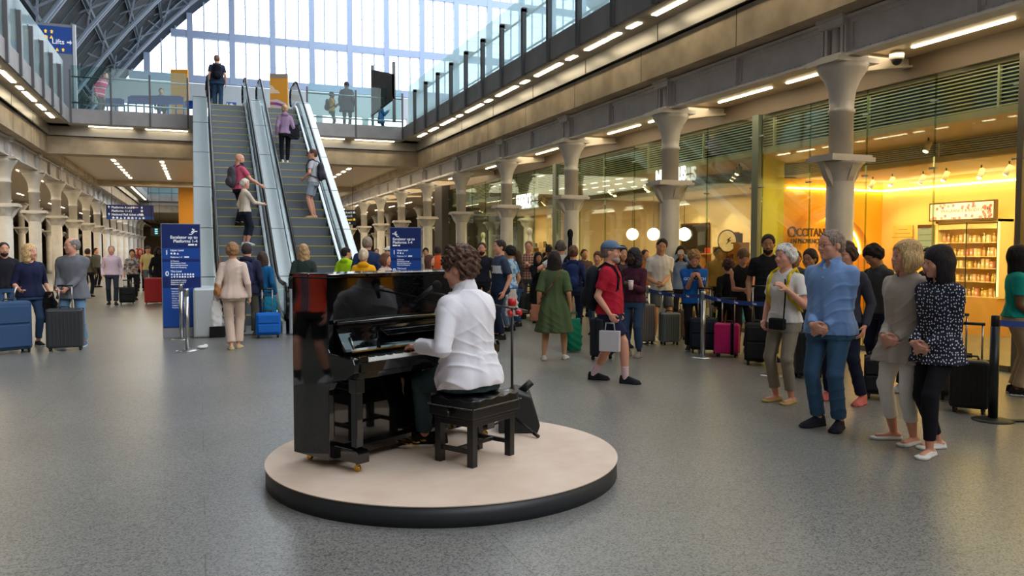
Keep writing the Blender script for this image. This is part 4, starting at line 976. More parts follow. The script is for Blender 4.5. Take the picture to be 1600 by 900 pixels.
def totem(px, py0, zc, lab, right):
    p = ground_depth(px, zc); v = -p.normalized(); rz = math.atan2(v.x, -v.y)
    r = empty('information_totem', p, rz, lab, 'sign'); w, h = .33, 2.06
    MB().bb((-w, -.05, 0), (w, .05, .17)).build('foot', SGR, r, bevel=.004)
    m = MB(); m.bb((-w, -.045, .17), (w, .045, h)); m.build('frame', mat('totem_frame', (150, 156, 166), .4, metal=.5), r)
    m = MB(); F_ = -.048; quad(m, -w+.012, w-.012, .18, h-.012, F_, 0); quad(m, -w+.012, w-.012, 1.42, 1.62, F_-.001, 1); quad(m, -w+.012, w-.012, 1.1, 1.37, F_-.001, 1); quad(m, -w+.012, w-.012, .2, .9, F_-.001, 1); m.build('face', [NAVY, BLUE], r)
    Y_ = -.054; R9 = (PI/2, 0, 0)
    if right: esc_icon(r, w-.19, 1.86, .12, Y_); text('Escalator up to', .075, r, (w-.05, Y_, 1.79), R9, SW, align='RIGHT', bold=.0015); text('Platforms 1-4', .075, r, (w-.05, Y_, 1.72), R9, SW, align='RIGHT', bold=.0015)
    else: esc_icon(r, -w+.19, 1.86, .12, Y_, -1); text('Escalator up to', .075, r, (-w+.06, Y_, 1.79), R9, SW, bold=.0015); text('Platforms 1-4', .075, r, (-w+.06, Y_, 1.72), R9, SW, bold=.0015)
    m = MB(); x = w-.21 if right else -w+.06; m.bb((x, Y_-.001, 1.665), (x+.1, Y_, 1.695)); m.bb((x+.115, Y_-.001, 1.665), (x+.15, Y_, 1.695)); m.build('symbol_plate', SW, r)
    x = -w+.06; text('1', .12, r, (x, Y_, 1.5), R9, SW, bold=.002); text('0', .12, r, (x, Y_, 1.12), R9, SW, bold=.002); x += .09
    text('Upper Level', .045, r, (x, Y_, 1.565), R9, SW, bold=.001); icons(r, x, 1.505, 3, .035, SW, Y_, 1)
    text('Platforms 1-4', .036, r, (x, Y_, 1.445), R9, SW, bold=.0008); MB().bb((x+.23, Y_-.001, 1.445), (x+.31, Y_, 1.47)).build('symbol_plate', SW, r)
    for i, t in enumerate(('St Pancras', 'Renaissance Hotel', 'Bars and Restaurants', 'Food and Shopping')): text(t, .034, r, (x, Y_, 1.375-i*.038), R9, SW, bold=.0005)
    text('This Level', .045, r, (x, Y_, 1.185), R9, SW, bold=.001); icons(r, x, 1.13, 9, .032, SW, Y_, 4, 1.4); icons(r, x, 1.085, 9, .032, SW, Y_, 7, 1.4)
    for i, t in enumerate(('International trains', 'Platforms A and B', 'Platforms 11-13', '', 'Underground')): 
        if t: text(t, .034, r, (x, Y_, 1.03-i*.038), R9, SW, bold=.0005)
    for i, t in enumerate(('National and', 'Rail tickets', 'Cash machines', 'Parking', 'Coach services', 'Food and Shopping', 'Luggage storage', 'Shopping')): text(t, .03, r, (x+.01, Y_, .83-i*.042), R9, SW, bold=.0003)
    return r
totem(283, 0, 14.5, 'tall blue totem sign left of the escalators', True); totem(634, 0, 16.8, 'blue totem sign rising behind the piano, right of the escalators', False)
# hanging direction sign
def hang(px0, px1, y0, y1, zc, lab, fn, m_=NAVY, top=5.19):
    a = at_depth(px0, y0, zc); b = at_depth(px1, y1, zc); c = (a+b)/2; w = (at_depth(px1, y0, zc)-a).length; h = a.z-at_depth(px0, y1, zc).z; v = -Vector((c.x, c.y, 0)).normalized(); rz = math.atan2(v.x, -v.y)
    r = empty('direction_sign', (c.x, c.y, c.z), rz, lab, 'sign'); MB().bb((-w/2, -.06, -h/2), (w/2, .06, h/2)).build('board', m_, r, bevel=.01)
    if top:
        for s in (-1, 1): MB().cyl((s*w*.38, 0, h/2), (s*w*.38, 0, top-c.z), .012, n=6).build('hanger', BLACKM, r)
    else: MB().bb((-.03, .0, 6.285-c.z), (.03, .05, -h/2+.02)).build('post', POSTM, r)
    fn(r, w, h); return r
def fn(r, w, h):
    R9 = (PI/2, 0, 0); s = h/4.6
    for i, t in enumerate(('Platforms A and B', 'Platforms 11-13', 'National Rail ticket office')):
        text(t, s*.95, r, (-w*.39, -.065, h/2-(i+1)*s*1.12), R9, SW, squash=.95, bold=.004)
        if i != 1: m = MB(); x, z = -w*.45, h/2-(i+1)*s*1.12; m.prism([(x-.02*s, z), (x+.2*s, z), (x+.2*s, z+.4*s), (x+.5*s, z+.4*s), (x+.1*s, z+.8*s), (x-.3*s, z+.4*s), (x-.02*s, z+.4*s)], 1, -.068, -.06); m.build('arrow', SW, r)
    m = MB(); m.bb((w*.02, -.065, h/2-s*.95), (w*.17, -.062, h/2-s*.6)); m.build('logo_strip', mat('logo_pink', (226, 180, 200), .5), r)
    for i in range(3): icons(r, w*(.22+.0*i)+(.16*w if i == 2 else 0)*0, h/2-(i+1)*s*1.12, 1, s*.75, SW, -.062, i)
    MB().bb((-w/2+.01, -.064, -h/2+.01), (w/2-.01, -.0605, -h/2+s*1.05)).build('stripe', BLUE, r); icons(r, -w*.38, -h/2+s*.15, 9, s*.7, SW, -.066, 3, 1.55)
hang(170, 237, 320.5, 343, 44, 'dark blue hanging sign pointing to Platforms A and B, left aisle', fn)
def fn2(r, w, h):
    s = h/4.6; R9 = (PI/2, 0, 0)
    for i, t in enumerate(('Platforms A and B', 'Platforms 11-13', 'Underground', '')):
        if t: text(t, s*.9, r, (w*.36, -.065, h/2-(i+1)*s*1.1), R9, SYEL if i == 2 else SW, align='RIGHT', squash=.7, bold=.004)
    icons(r, -w*.2, -h/2+s*.2, 5, s*.6, SW, -.064, 5); icons(r, w*.39, h/2-s*1.1, 1, s*.7, SW, -.064, 2); icons(r, w*.39, h/2-s*3.3, 1, s*.7, SYEL, -.064, 2)
hang(514, 556, 328, 351, 34, 'black hanging direction sign just right of the escalators', fn2, mat('sign_black', (14, 16, 22), .4))
hang(236, 251, 356, 369, 44.5, 'small dark departure screen at the far end of the left aisle', lambda r, w, h: [text(t, h*.2, r, (-w*.1, -.065, h*(.25-.25*i)), (PI/2, 0, 0), mat('screen_cyan', (120, 220, 230), .5, emit=(120, 220, 230), es=1), bold=.004) for i, t in enumerate(('ON', 'ON', 'ON'))] and None, MATS['sign_black'])
# big upper-level sign at the corner of the left walkway
g = at(121, 191, 6.28); v = Vector((0, -1, 0)); r = empty('upper_level_sign', (g.x-1.1, g.y, 6.28), 0, 'tall sign board with blue top on the left upper walkway', 'sign')
hgt = 3.5; MB().bb((-1.15, -.04, 0), (1.02, .04, hgt)).build('board', mat('board_grey', (128, 134, 142), .5), r); MB().bb((1.02, -.07, -.1), (1.12, .07, hgt+.02)).build('post', mat('post_pale', (196, 200, 204), .4), r)
MB().bb((-1.15, -.05, 2.45), (1.0, -.041, hgt-.1)).build('blue_panel', BLUE, r); R9 = (PI/2, 0, 0)
text('Trains', .27, r, (-1.0, -.055, 3.1), R9, SYEL, bold=.006); text('Underground', .27, r, (-1.1, -.055, 2.85), R9, SYEL, bold=.006, squash=.9); text('Lifts', .24, r, (.35, -.055, 2.78), R9, SW, bold=.004)
icons(r, -.1, 3.14, 3, .13, SYEL, -.052, 11); icons(r, .1, 2.95, 2, .12, SYEL, -.052, 9); icons(r, -.7, 2.52, 8, .12, SYEL, -.052, 12, 1.6); text('St Pancras', .42, r, (.35, -.05, 1.95), R9, SW, align='RIGHT', bold=.003)
m = MB(); m.prism([(.83, 2.83), (.93, 2.83), (.93, 2.77), (1.0, 2.86), (.93, 2.95), (.93, 2.89), (.83, 2.89)], 1, -.056, -.05); m.build('arrow', SW, r)
# orange posters and wall
ORG = mat('poster_orange', (222, 150, 40), .6); 
p = at(452, 179, 6.28); k = (p-Vector((0, 0, CH))).length
def poster(x0, x1, yt, zc, z0, lab, art=True, m_=ORG, d=.06):
    a = at_depth(x0, 391, zc); b = at_depth(x1, 391, zc); c = (a+b)/2; w = (b-a).length; zt = at_depth((x0+x1)/2, yt, zc).z
    r = empty('orange_panel', (c.x, c.y, z0), -YAW, lab, 'panel'); MB().bb((-w/2, -d, 0), (w/2, d, zt-z0)).build('board', m_, r); h = zt-z0
    if art:
        m = MB(); m.bb((-w/2, -d-.006, h*.98), (w/2, d, h*1.07)); m.build('top_cap', mat('cap_taupe', (150, 132, 120), .7), r)
        m = MB(); m.prism([(-w*.5, h*.68), (w*.1, h*.68), (-.05*w, h*.74), (-.2*w, h*.76), (-.35*w, h*.83), (-w*.5, h*.85)], 1, -d-.005, -d, 0)
        for i in range(4): m.prism([(-w*.5, h*(.36+.055*i)), (w*.4, h*(.31+.05*i)), (w*.42, h*(.33+.05*i)), (-w*.1, h*(.40+.055*i)), (-w*.5, h*(.385+.055*i))], 1, -d-.006-.0*i, -d, 1+i % 2)
        m.bb((-w*.35, -d-.004, 0), (-w*.25, -d, h*.33), 0); m.bb((w*.25, -d-.004, 0), (w*.3, -d, h*.3), 0)
        m.build('artwork', [mat('art_cream', (228, 206, 172), .6), mat('art_purple', (146, 70, 120), .6), mat('art_lilac', (214, 190, 206), .6)], r)
    return r
poster(426, 453, 124, 31, 6.28, 'orange illustrated poster board at the top of the right escalator')
poster(273, 299, 112, 33, 6.28, 'plain orange column on the bridge left of the escalators', False)
r = poster(281, 309, 283, 43, 0, 'tall orange clad panel under the bridge behind the totem', False)
# blue pedestrian barriers on the bridge
BARB = mat('barrier_blue', (20, 70, 150), .5)
def barrier(x0, x1, yb, zc, lab):
    a = at_depth(x0, 391, zc); b = at_depth(x1, 391, zc); w = (b-a).length; r = empty('crowd_barrier', ((a.x+b.x)/2, (a.y+b.y)/2, 6.28), -YAW*.9, lab, 'barrier', 'blue barriers on the bridge')
    m = MB(); m.bb((-w/2, -.02, .72), (w/2, .02, 1.0)); m.bb((-w/2, -.02, .28), (w/2, .02, .36)); m.prism([(-w/2, .9), (-w/2+.1, 1.04), (w/2-.1, 1.04), (w/2, .9)], 1, -.02, .02)
    n = max(3, int(w/.28))
    for i in range(n+1): x = -w/2+w*i/n; m.bb((x-.025, -.018, .3), (x+.025, .018, .8))
    m.build('panel', BARB, r)
    for s in (-1, 1): MB().bb((s*w*.35-.04, -.28, 0), (s*w*.35+.04, .28, .3)).build('foot', BARB, r)
barrier(160, 199, 0, 30.5, 'short blue plastic barrier, leftmost on the bridge'); barrier(206, 291, 0, 30, 'long blue plastic barrier in the middle of the bridge'); barrier(292, 313, 0, 31, 'blue plastic barrier touching the escalator top, left side')
hang(354, 369, 160, 169.5, 31, 'small blue Lift sign at the top of the left escalator', lambda r, w, h: text('Lift', h*.85, r, (-w*.45, -.065, -h*.3), (PI/2, 0, 0), SW, bold=.004), BLUE, None)
# ================================================================ SHOPS
XG = 9.75; LOUV = mat('louvre', (222, 206, 176), .5); FRM = mat('shop_frame', (112, 106, 92), .4, metal=.5); WH = mat('shop_white', (226, 196, 150), .7, noise=(206, 172, 126), nscale=.7); SHOPY = mat('shop_yellow', (238, 172, 40), .6); SHOPL = mat('shop_peach', (246, 208, 140), .65)
struct(MB().bb((XG+.15, -20, 3.38), (11.5, 32.5, 3.42)).build('ceiling', mat('shop_soffit', (206, 176, 142), .6)))
struct(MB().bb((11.5, -20, 3.05), (16.8, 32.5, 3.09)).build('ceiling', MATS['shop_soffit']))
def louvre(x, z0, z1, n, tn):
    m = MB(); m.bb((x+.06, -20, z0), (x+.1, 32.5, z1), 1)
    for i in range(n): z = z0+(z1-z0)*(i+.5)/n; m.prism([(x-.02, z-.014), (x+.05, z+.008), (x+.05, z+.022), (x-.02, z+.002)], 1, -8, 32.5, 0)
    y = -8.
    while y < 32: m.bb((x-.03, y, z0), (x+.02, y+.03, z1), 0); y += 2.235
    m.bb((x-.05, -20, z0-.07), (x+.08, 32.5, z0), 2); m.bb((x-.05, -20, z1), (x+.08, 32.5, z1+.05), 2)
    struct(m.build('trim_%d' % tn, [LOUV, DARK, MATS['shop_soffit']]))
louvre(XG+.2, 3.48, 4.05, 11, 31); louvre(11.5, 3.12, 3.36, 7, 32)
struct(MB().bb((XG+.05, -20, 4.1), (XG+.16, 32.5, 4.42)).build('trim_33', mat('head_beige', (104, 88, 68), .6)))
# shop front glazing : one shop front per unit
def front(y0, y1, n, lab):
    r = empty('glass_facade', (XG, (y0+y1)/2, 0), label=lab, cat='glass wall'); c = (y0+y1)/2; s = (y1-y0)/n
    for i in range(n):
        MB().bb((-.01, y0+i*s-c+.012, .08), (.01, y0+(i+1)*s-c-.012, 4.08)).build('glass_pane', glass('shop_glass', (236, 246, 236), .14), r)
    for i in range(n+1):
        y = y0+i*s-c; MB().bb((.01, y-.008, .05), (.035, y+.008, 4.08)).build('glass_fin', glass('fin_glass', (206, 226, 204), .12), r)
        for z in (1.1, 2.75, 3.7):
            m = MB(); m.bb((-.015, y-.045, z-.01), (.015, y+.045, z+.01)); m.cyl((-.025, y-.04, z), (.025, y-.04, z), .014, n=8); m.cyl((-.025, y+.04, z), (.025, y+.04, z), .014, n=8)
            m.build('patch_fitting', STEELD, r)
    m = MB(); m.bb((-.03, y0-c, 0), (.05, y1-c, .08)); m.build('base_rail', FRM, r)
front(-3, 7.1, 7, 'tall glass shop front nearest the right edge'); front(7.25, 12.25, 4, 'glass shop front of the yellow cosmetics shop'); front(12.5, 21.4, 6, 'glass shop front of the chocolate shop behind the second column'); front(21.6, 32.3, 7, 'glass shop front of the clothes shop, farthest of the lit shops')
m = MB(); m.bb((XG-.04, 7.14, 0), (XG+.06, 7.22, 4.1)); struct(m.build('trim_34', FRM))
m = MB(); m.bb((XG-.04, 12.3, 0), (XG+.08, 12.48, 4.1)); m.bb((XG-.05, 21.4, 0), (XG+.1, 21.6, 4.1)); struct(m.build('trim_35', mat('divider_green', (112, 120, 104), .35, metal=.2)))
m = MB(); m.bb((XG-.3, 32.3, 0), (XG+1.1, 33.4, 4.42)); struct(m.build('wall_pier', mat('dark_pier', (52, 44, 38), .6)))
# partitions and backs
struct(MB().bb((13.8, 2, 0), (13.95, 13.4, 3.05)).build('wall_shop', SHOPL)); struct(MB().bb((11.16, 13.3, 0), (13.9, 13.42, 3.05)).build('wall_shop', SHOPY))
m = MB(); m.add([(9.9, 12.4, 0), (11.16, 13.3, 0), (11.16, 13.3, 3.38), (9.9, 12.4, 3.38)], [(0, 1, 2, 3)]); m.add([(9.9, 12.5, 0), (11.16, 13.4, 0), (11.16, 13.4, 3.38), (9.9, 12.5, 3.38)], [(0, 1, 2, 3)]); m.bb((9.9, 12.4, 3.3), (9.95, 12.5, 3.38))
br = mat('yellow_brick', (196, 196, 20), .6); struct(m.build('wall_shop', br))
struct(MB().bb((9.9, 2, 0), (13.9, 2.1, 3.05)).build('wall_shop', SHOPY))
struct(MB().bb((13.2, 13.5, 0), (13.35, 32.5, 3.05)).build('wall_shop', WH)); struct(MB().bb((9.9, 21.45, 0), (13.2, 21.55, 3.05)).build('wall_shop', WH))
def shelf_line(): pass
# cosmetics shop : LED line, arch, lettering
LED = emis('led_line', (255, 226, 150), 9)
tag(MB().bb((11.2, 13.22, 2.84), (13.8, 13.27, 2.87)).build('led_strip', LED), 'glowing LED line above the brown lettering', 'light'); tag(MB().bb((13.72, 3, 2.84), (13.77, 13.2, 2.87)).build('led_strip', LED), 'glowing LED line along the long back wall of the cosmetics shop', 'light')
r = empty('wall_arch', (12.25, 13.28, 0), label='yellow arched recess with a lit rim behind the brown lettering', cat='arch')
m = MB(); N = 20
for i in range(N):
    a, b = PI*i/N, PI*(i+1)/N; m.prism([(math.cos(a)*1.05, 1.5+math.sin(a)*.98), (math.cos(b)*1.05, 1.5+math.sin(b)*.98), (math.cos(b)*.9, 1.5+math.sin(b)*.78), (math.cos(a)*.9, 1.5+math.sin(a)*.78)], 1, -.28, 0)
m.bb((-1.05, -.28, 0), (-.9, 0, 1.5)); m.bb((.9, -.28, 0), (1.05, 0, 1.5)); m.build('arch_rim', mat('arch_amber', (236, 160, 40), .55), r)
m = MB()
for i in range(N):
    a, b = PI*i/N, PI*(i+1)/N; m.prism([(math.cos(a)*.89, 1.5+math.sin(a)*.77), (math.cos(b)*.89, 1.5+math.sin(b)*.77), (math.cos(b)*.87, 1.5+math.sin(b)*.75), (math.cos(a)*.87, 1.5+math.sin(a)*.75)], 1, -.05, -.02)
m.build('rim_light', LED, r)
BRN = mat('sign_brown', (86, 48, 22), .5); a = at(1221, 391, 0); 
r = empty('shop_lettering', (10.93, 12.9, 1.86), label='brown raised shop lettering on the yellow arched wall', cat='sign')
text('O', .31, r, (-.01, 0, -.02), R9, BRN, ext=.012, squash=.9, bold=.003); text('CCITANE', .235, r, (.215, 0, 0), R9, BRN, ext=.012, squash=.82, bold=.003); text('EN PROVENCE', .13, r, (.08, 0, -.14), R9, BRN, ext=.01, squash=.88, bold=.002)
# shelf recess, fragrance sign
def mk_shelf():
    r = empty('shelf_unit', (13.6, 10.95, 0), label='recessed shelf unit full of perfume boxes under the blossom sign', cat='shelves')
    MB().bb((-.15, -.65, .0), (.18, .65, .70)).build('cabinet', mat('oak_cabinet', (216, 158, 84), .5), r)
    m = MB(); m.bb((-.15, -.68, .7), (.19, -.63, 2.15)); m.bb((-.15, .63, .7), (.19, .68, 2.15)); m.bb((-.15, -.68, 2.1), (.19, .68, 2.16)); m.build('frame', mat('shelf_frame', (240, 214, 160), .5), r)
    for z in (.72, 1.0, 1.25, 1.47, 1.73): MB().bb((-.14, -.63, z-.015), (.18, .63, z)).build('shelf', mat('shelf_pale', (250, 226, 176), .5), r)
    MB().bb((-.14, -.62, 1.98), (-.12, .62, 2.07)).build('header', mat('header_cream', (240, 206, 150), .5), r)
    m = MB(); m.bb((-.155, -.005, .74), (-.145, .01, 2.1)); m.bb((-.155, -.63, .74), (-.145, -.62, 2.1)); m.build('divider', BLACKM, r)
    MB().bb((-.16, -.675, .74), (-.152, -.64, 2.1)).build('light_strip', emis('shelf_glow', (255, 214, 130), 2.2), r)
mk_shelf()
PC = [(246, 196, 160), (250, 226, 190), (255, 240, 220), (244, 190, 140), (240, 200, 120), (240, 160, 140), (250, 214, 160)]
bx = {}
for si, z in enumerate((.72, 1.0, 1.25, 1.47, 1.73)):
    rr = random.Random(si); y = 10.36
    nm = ('bottom', 'second lowest', 'middle', 'second highest', 'top')[si]
    while y < 11.52:
        c = PC[(si*2+int(y*9)) % len(PC)] if rr.random() < .6 else PC[rr.randint(0, 6)]; kind = rr.random() < .5; w = .045 if kind else .06; h = rr.uniform(.11, .17)
        key = (c, kind)
        if kind: m = MB(); m.cyl((0, 0, 0), (0, 0, h*.65), .024, n=10); m.cyl((0, 0, h*.65), (0, 0, h*.75), .024, .01, n=10); m.cyl((0, 0, h*.75), (0, 0, h), .011, n=8)
        else: m = MB(); m.bb((-.03, -.03, 0), (.03, .03, h)); m.bb((-.031, -.02, h*.3), (-.029, .02, h*.6), 1)
        o = m.build('perfume_bottle' if kind else 'gift_box', [mat('pack_%d_%d_%d' % c, c, .45), mat('pack_label', (250, 246, 236), .5)], loc=(13.52, y, z)); tag(o, ('small bottle' if kind else 'small carton')+' on the %s shelf below the blossom sign' % nm, 'bottle' if kind else 'box', ('bottles' if kind else 'cartons')+' on the '+nm+' shelf'); y += rr.uniform(.075, .105)
r = empty('blossom_sign', (13.4, 11.03, 2.31), label='FRAGRANCE & BODY CARE sign with pink blossoms above the shelves', cat='sign')
MB().bb((-.02, -.7, -.17), (.06, .7, .19)).build('frame', mat('frame_brown', (110, 80, 54), .5), r); MB().bb((-.025, -.67, -.14), (-.02, .67, .16)).build('face', mat('sign_face', (244, 222, 204), .5, emit=(250, 220, 190), es=.5), r)
text('FRAGRANCE & BODY CARE', .085, r, (-.03, .42, -.01), (PI/2, 0, -PI/2), mat('sign_ink', (90, 60, 50), .5), ext=.001)
m = MB(); rr = random.Random(5)
for i in range(46):
    y, z = rr.uniform(-.64, .64), rr.choice((rr.uniform(.06, .14), rr.uniform(-.13, -.07))); 
    if i > 30: y = rr.uniform(-.64, -.47); z = rr.uniform(-.12, .13)
    for j in range(5): a = j*2*PI/5+i; m.ball((-.027, y+.018*math.cos(a), z+.018*math.sin(a)), (.002, .013, .013), 8, 5, i % 2)
m.build('blossoms', [mat('blossom', (222, 96, 110), .5), mat('blossom_pale', (236, 150, 150), .5)], r)
def wall_board(y0, y1, z0, z1, c, lab, lines, lc, X=13.78, head=None):
    r = empty('notice_board', (X, (y0+y1)/2, (z0+z1)/2), label=lab, cat='poster'); w, h = y1-y0, z1-z0
    MB().bb((-.03, -w/2, -h/2), (0, w/2, h/2)).build('board', mat('board_%d_%d_%d' % c, c, .6), r)
    m = MB()
    for i in range(lines): z = h/2-.08-(h-.12)*i/lines; k = .25+.15*((i*7) % 3); m.bb((-.034, -w*k, z-.012), (-.03, w*k, z))
    m.build('text_lines', mat('ink_%d_%d_%d' % lc, lc, .6), r)
    if head: MB().bb((-.035, -w/2, h/2-.07), (-.03, w/2, h/2)).build('header', mat('head_%d' % head[0], head, .6), r)
wall_board(12.45, 12.95, 1.25, 2.1, (240, 196, 110), 'yellow notice board with lines of text on the cosmetics shop wall', 9, (160, 110, 60)); wall_board(11.95, 12.32, 1.5, 2.1, (150, 170, 180), 'blue grey poster with brown header on the cosmetics shop wall', 4, (70, 110, 130), head=(90, 50, 30))
# spotlights hanging in the shops
LAMP = emis('lamp_face', (255, 214, 150), 14); sp0 = None
def spotlamp(p, lab, grp, tilt=.5, on=True, rz=0.):
    global sp0
    if sp0 is None:
        r = empty('track_spotlight'); tag(r, '-', 'lamp'); M_ = Matrix.Rotation(.5, 3, 'Y')
        MB().cyl((0, 0, 0), (0, 0, .12), .012, n=6).build('stem', BLACKM, r); d_ = Vector((-.5, 0, -.87)); MB().cyl(d_*-.06+Vector((0, 0, 0)), d_*.12, .045, n=14).build('lamp_body', mat('lamp_white', (226, 212, 186), .4), r)
        MB().cyl(d_*.121, d_*.125, .038, n=14).build('lens', LAMP, r); sp0 = r; c = r
    else: c = copy_tree(sp0)
    c.location = p; c.rotation_euler.z = rz; c['label'] = lab; c['group'] = grp
for i in range(9): spotlamp((12.6-.12*(i % 2), 7.6+i*.6, 2.93), 'white track spotlight under the ceiling of the cosmetics shop', 'cosmetics shop spotlights', rz=random.uniform(-1, 1))
for i in range(12): spotlamp((10.5+.4*(i % 3), 13.9+i*.62, 3.262), 'track spotlight under the ceiling of the chocolate shop', 'chocolate shop spotlights', rz=random.uniform(-1, 1))
for i in range(14): spotlamp((10.6+.35*(i % 3), 22.2+i*.7, 3.262), 'track spotlight under the ceiling of the clothes shop', 'clothes shop spotlights', rz=random.uniform(-1, 1))
spotlamp((10.9, 9.6, 3.262), 'large spotlight hanging just behind the glass of the cosmetics shop', 'front spotlight')
for i, (x, yy) in enumerate(((988, 20.2), (1021, 18.9), (1069, 17.5))):
    d_ = ray(x, 366); t = yy/d_.y; p = Vector((0, 0, CH))+d_*t; r = empty('globe_lamp', p, label='glowing white globe lamp in the chocolate shop, %s of three' % ('leftmost', 'middle', 'rightmost')[i], cat='lamp')
    MB().ball((0, 0, 0), (.17, .17, .17), 20, 12).build('globe', emis('globe', (255, 240, 214), 5), r); MB().cyl((0, 0, .16), (0, 0, 3.05-p.z), .008, n=6).build('cord', BLACKM, r)
# lit shop names hung across the glass
LET = emis('letters', (255, 250, 240), 2.6)
def shopname(t, y0, z, size, sq, lab):
    r = empty('illuminated_lettering', (XG-.12, y0, z), label=lab, cat='sign'); text(t, size, r, (0, 0, 0), (PI/2, 0, -PI/2), LET, ext=.01, squash=sq, bold=.004); MB().bb((.02, -len(t)*size*sq*.62, size*.3), (.04, .05, size*.36)).build('mounting_rail', FRM, r); m = MB(); m.bb((.02, -.1, size*.3), (.12, -.06, size*.36)); m.build('bracket', FRM, r); return r
shopname('FATFACE', 24.3, 2.93, .62, .48, 'white lit FATFACE lettering on the shop glass'); shopname("L'OCCITANE", 7.04, 3.2, .36, .7, 'white lit lettering starting at the right picture edge'); r = shopname('NEUHAUS', 15.75, 3.08, .42, .62, 'white lit letters partly hidden by the second column')
o = text('MADE IN BELGIUM', .2, None, (13.15, 26.4, 2.2), (PI/2, 0, -PI/2), mat('wall_ink', (90, 60, 36), .6)); tag(o, 'small dark MADE IN BELGIUM wall lettering', 'sign'); o.name = 'wall_lettering'
o = text('SINCE 1857', .17, None, (13.15, 26.1, 1.98), (PI/2, 0, -PI/2), MATS['wall_ink']); o.name = 'wall_lettering'; tag(o, 'smaller SINCE 1857 wall lettering below the first line', 'sign')
# furniture in the shops
OAK = mat('oak', (196, 142, 84), .55)
def rack(x, y, w, h, lab, n=3, prod=True, seed=0, d=.35):
    r = empty('display_shelves', (x, y, 0), label=lab, cat='shelves'); m = MB()
    for s in (-1, 1): m.bb((-d/2, s*w/2-.02, 0), (d/2, s*w/2+.02, h))
    m.build('frame', OAK, r)
    for i in range(n): MB().bb((-d/2, -w/2, (i+1)*h/n-.03), (d/2, w/2, (i+1)*h/n)).build('shelf', OAK, r)
    return [(x, y, (i+1)*h/n) for i in range(n)]
rr = random.Random(3)
def goods(spots, w, nm, cols, k=7):
    for si, (x, y, z) in enumerate(spots):
        for i in range(k):
            c = rr.choice(cols); h = rr.uniform(.1, .24); o = MB().bb((-.06, -.045, 0), (.06, .045, h)).build('gift_box', mat('pack_%d_%d_%d' % c, c, .5), loc=(x, y-w/2+.08+(w-.16)*i/(k-1), z), bevel=.006)
            tag(o, 'small box on the %s of the %s' % (('lowest shelf', 'second shelf', 'third shelf', 'top shelf')[si], nm), 'box', 'boxes on the %s, level %s' % (nm, ('one', 'two', 'three', 'four')[si]))
goods(rack(12.9, 24.6, 2.2, 1.6, 'oak display shelves in the clothes shop below the small wall lettering', 3), 2.2, 'oak shelves', [(150, 60, 40), (120, 60, 40), (220, 180, 120), (240, 220, 180)])
goods(rack(12.9, 17.3, 2.4, 1.5, 'oak display shelves at the back of the chocolate shop', 3), 2.4, 'chocolate shelves', [(190, 60, 40), (250, 200, 60), (120, 50, 30), (240, 220, 190)])
goods(rack(11.0, 14.7, .5, 1.75, 'narrow display rack behind the black topped woman', 4, d=.4), .5, 'narrow rack', [(190, 60, 40), (250, 210, 80), (90, 40, 30)], 4)
goods(rack(12.9, 29, 3, 1.7, 'wide display shelves at the back of the clothes shop', 3), 3, 'wide shelves', [(90, 70, 60), (60, 70, 90), (200, 180, 150)])
# round sign above the rack
r = empty('round_sign', (10.7, 14.55, 1.78), label='round glowing sign with a dark ring above the display rack', cat='sign')
m = MB(); N = 28
for i in range(N): a, b = 2*PI*i/N, 2*PI*(i+1)/N; m.cyl((math.cos(a)*.24, 0, math.sin(a)*.24), (math.cos(b)*.24, 0, math.sin(b)*.24), .014, n=6)
m.cyl((0, 0, -.24), (0, 0, -.4), .012); m.build('ring', BRN, r); m = MB(); m.prism([(math.cos(2*PI*i/N)*.23, math.sin(2*PI*i/N)*.23) for i in range(N)], 1, .0, .01); m.build('disc', mat('disc_peach', (250, 200, 130), .5, emit=(250, 200, 130), es=.5), r)
m = MB(); m.prism([(-.04, -.08), (.1, .02), (.04, .02), (.1, .1), (-.02, .02), (.03, .01)], 1, -.01, 0); m.build('arrow_mark', BRN, r)
r = empty('wall_mirror', (13.17, 19.4, 1.8), label='dark framed mirror panel between the globe lamps', cat='mirror'); MB().bb((-.03, -.7, -.55), (0, .7, .55)).build('frame', BRN, r); MB().bb((-.035, -.64, -.5), (-.03, .64, .5)).build('mirror', mat('mirror_dark', (70, 60, 52), .1, metal=.8), r)
# mannequins
MANN = mat('mannequin_white', (236, 226, 206), .35)
def mannequin(p, lab, yaw):
    p = Vector(p); r = empty('mannequin', p, yaw, lab, 'mannequin'); f = Field((-.3, -.2, .7), (.3, .2, 1.9), .015)
    T = [(.8, .15, .1, 0), (.95, .17, .11, 0), (1.1, .125, .085, 0), (1.3, .16, .11, .01), (1.42, .15, .09, 0), (1.5, .07, .06, 0), (1.58, .05, .05, 0)]; f.loft(T, (A3([0, 0, 0.]), np.eye(3)), .03)
    f.ell((0, .01, 1.7), (.075, .095, .12)); f.cone((0, 0, 1.5), (0, 0, 1.65), .045, .045)
    for s in (-1, 1): f.cone((s*.17, 0, 1.4), (s*.24, -.04, 1.12), .045, .035); f.cone((s*.24, -.04, 1.12), (s*.2, .08, .88), .035, .025)
    net_obj('torso', f, MANN, r); MB().cyl((0, 0, .02), (0, 0, .85), .015).build('pole', STEEL, r); MB().lathe([(.18, 0), (.18, .02)], n=20).build('base', STEEL, r)
    f = Field((-.3, -.2, .7), (.3, .2, 1.55), .015); f.loft([(a, b+.012, c+.012, d_) for a, b, c, d_ in T[:5]], (A3([0, 0, 0.]), np.eye(3)), .03, zr=(.8, 1.4)); net_obj('jumper', f, fab((214, 196, 160)), r)
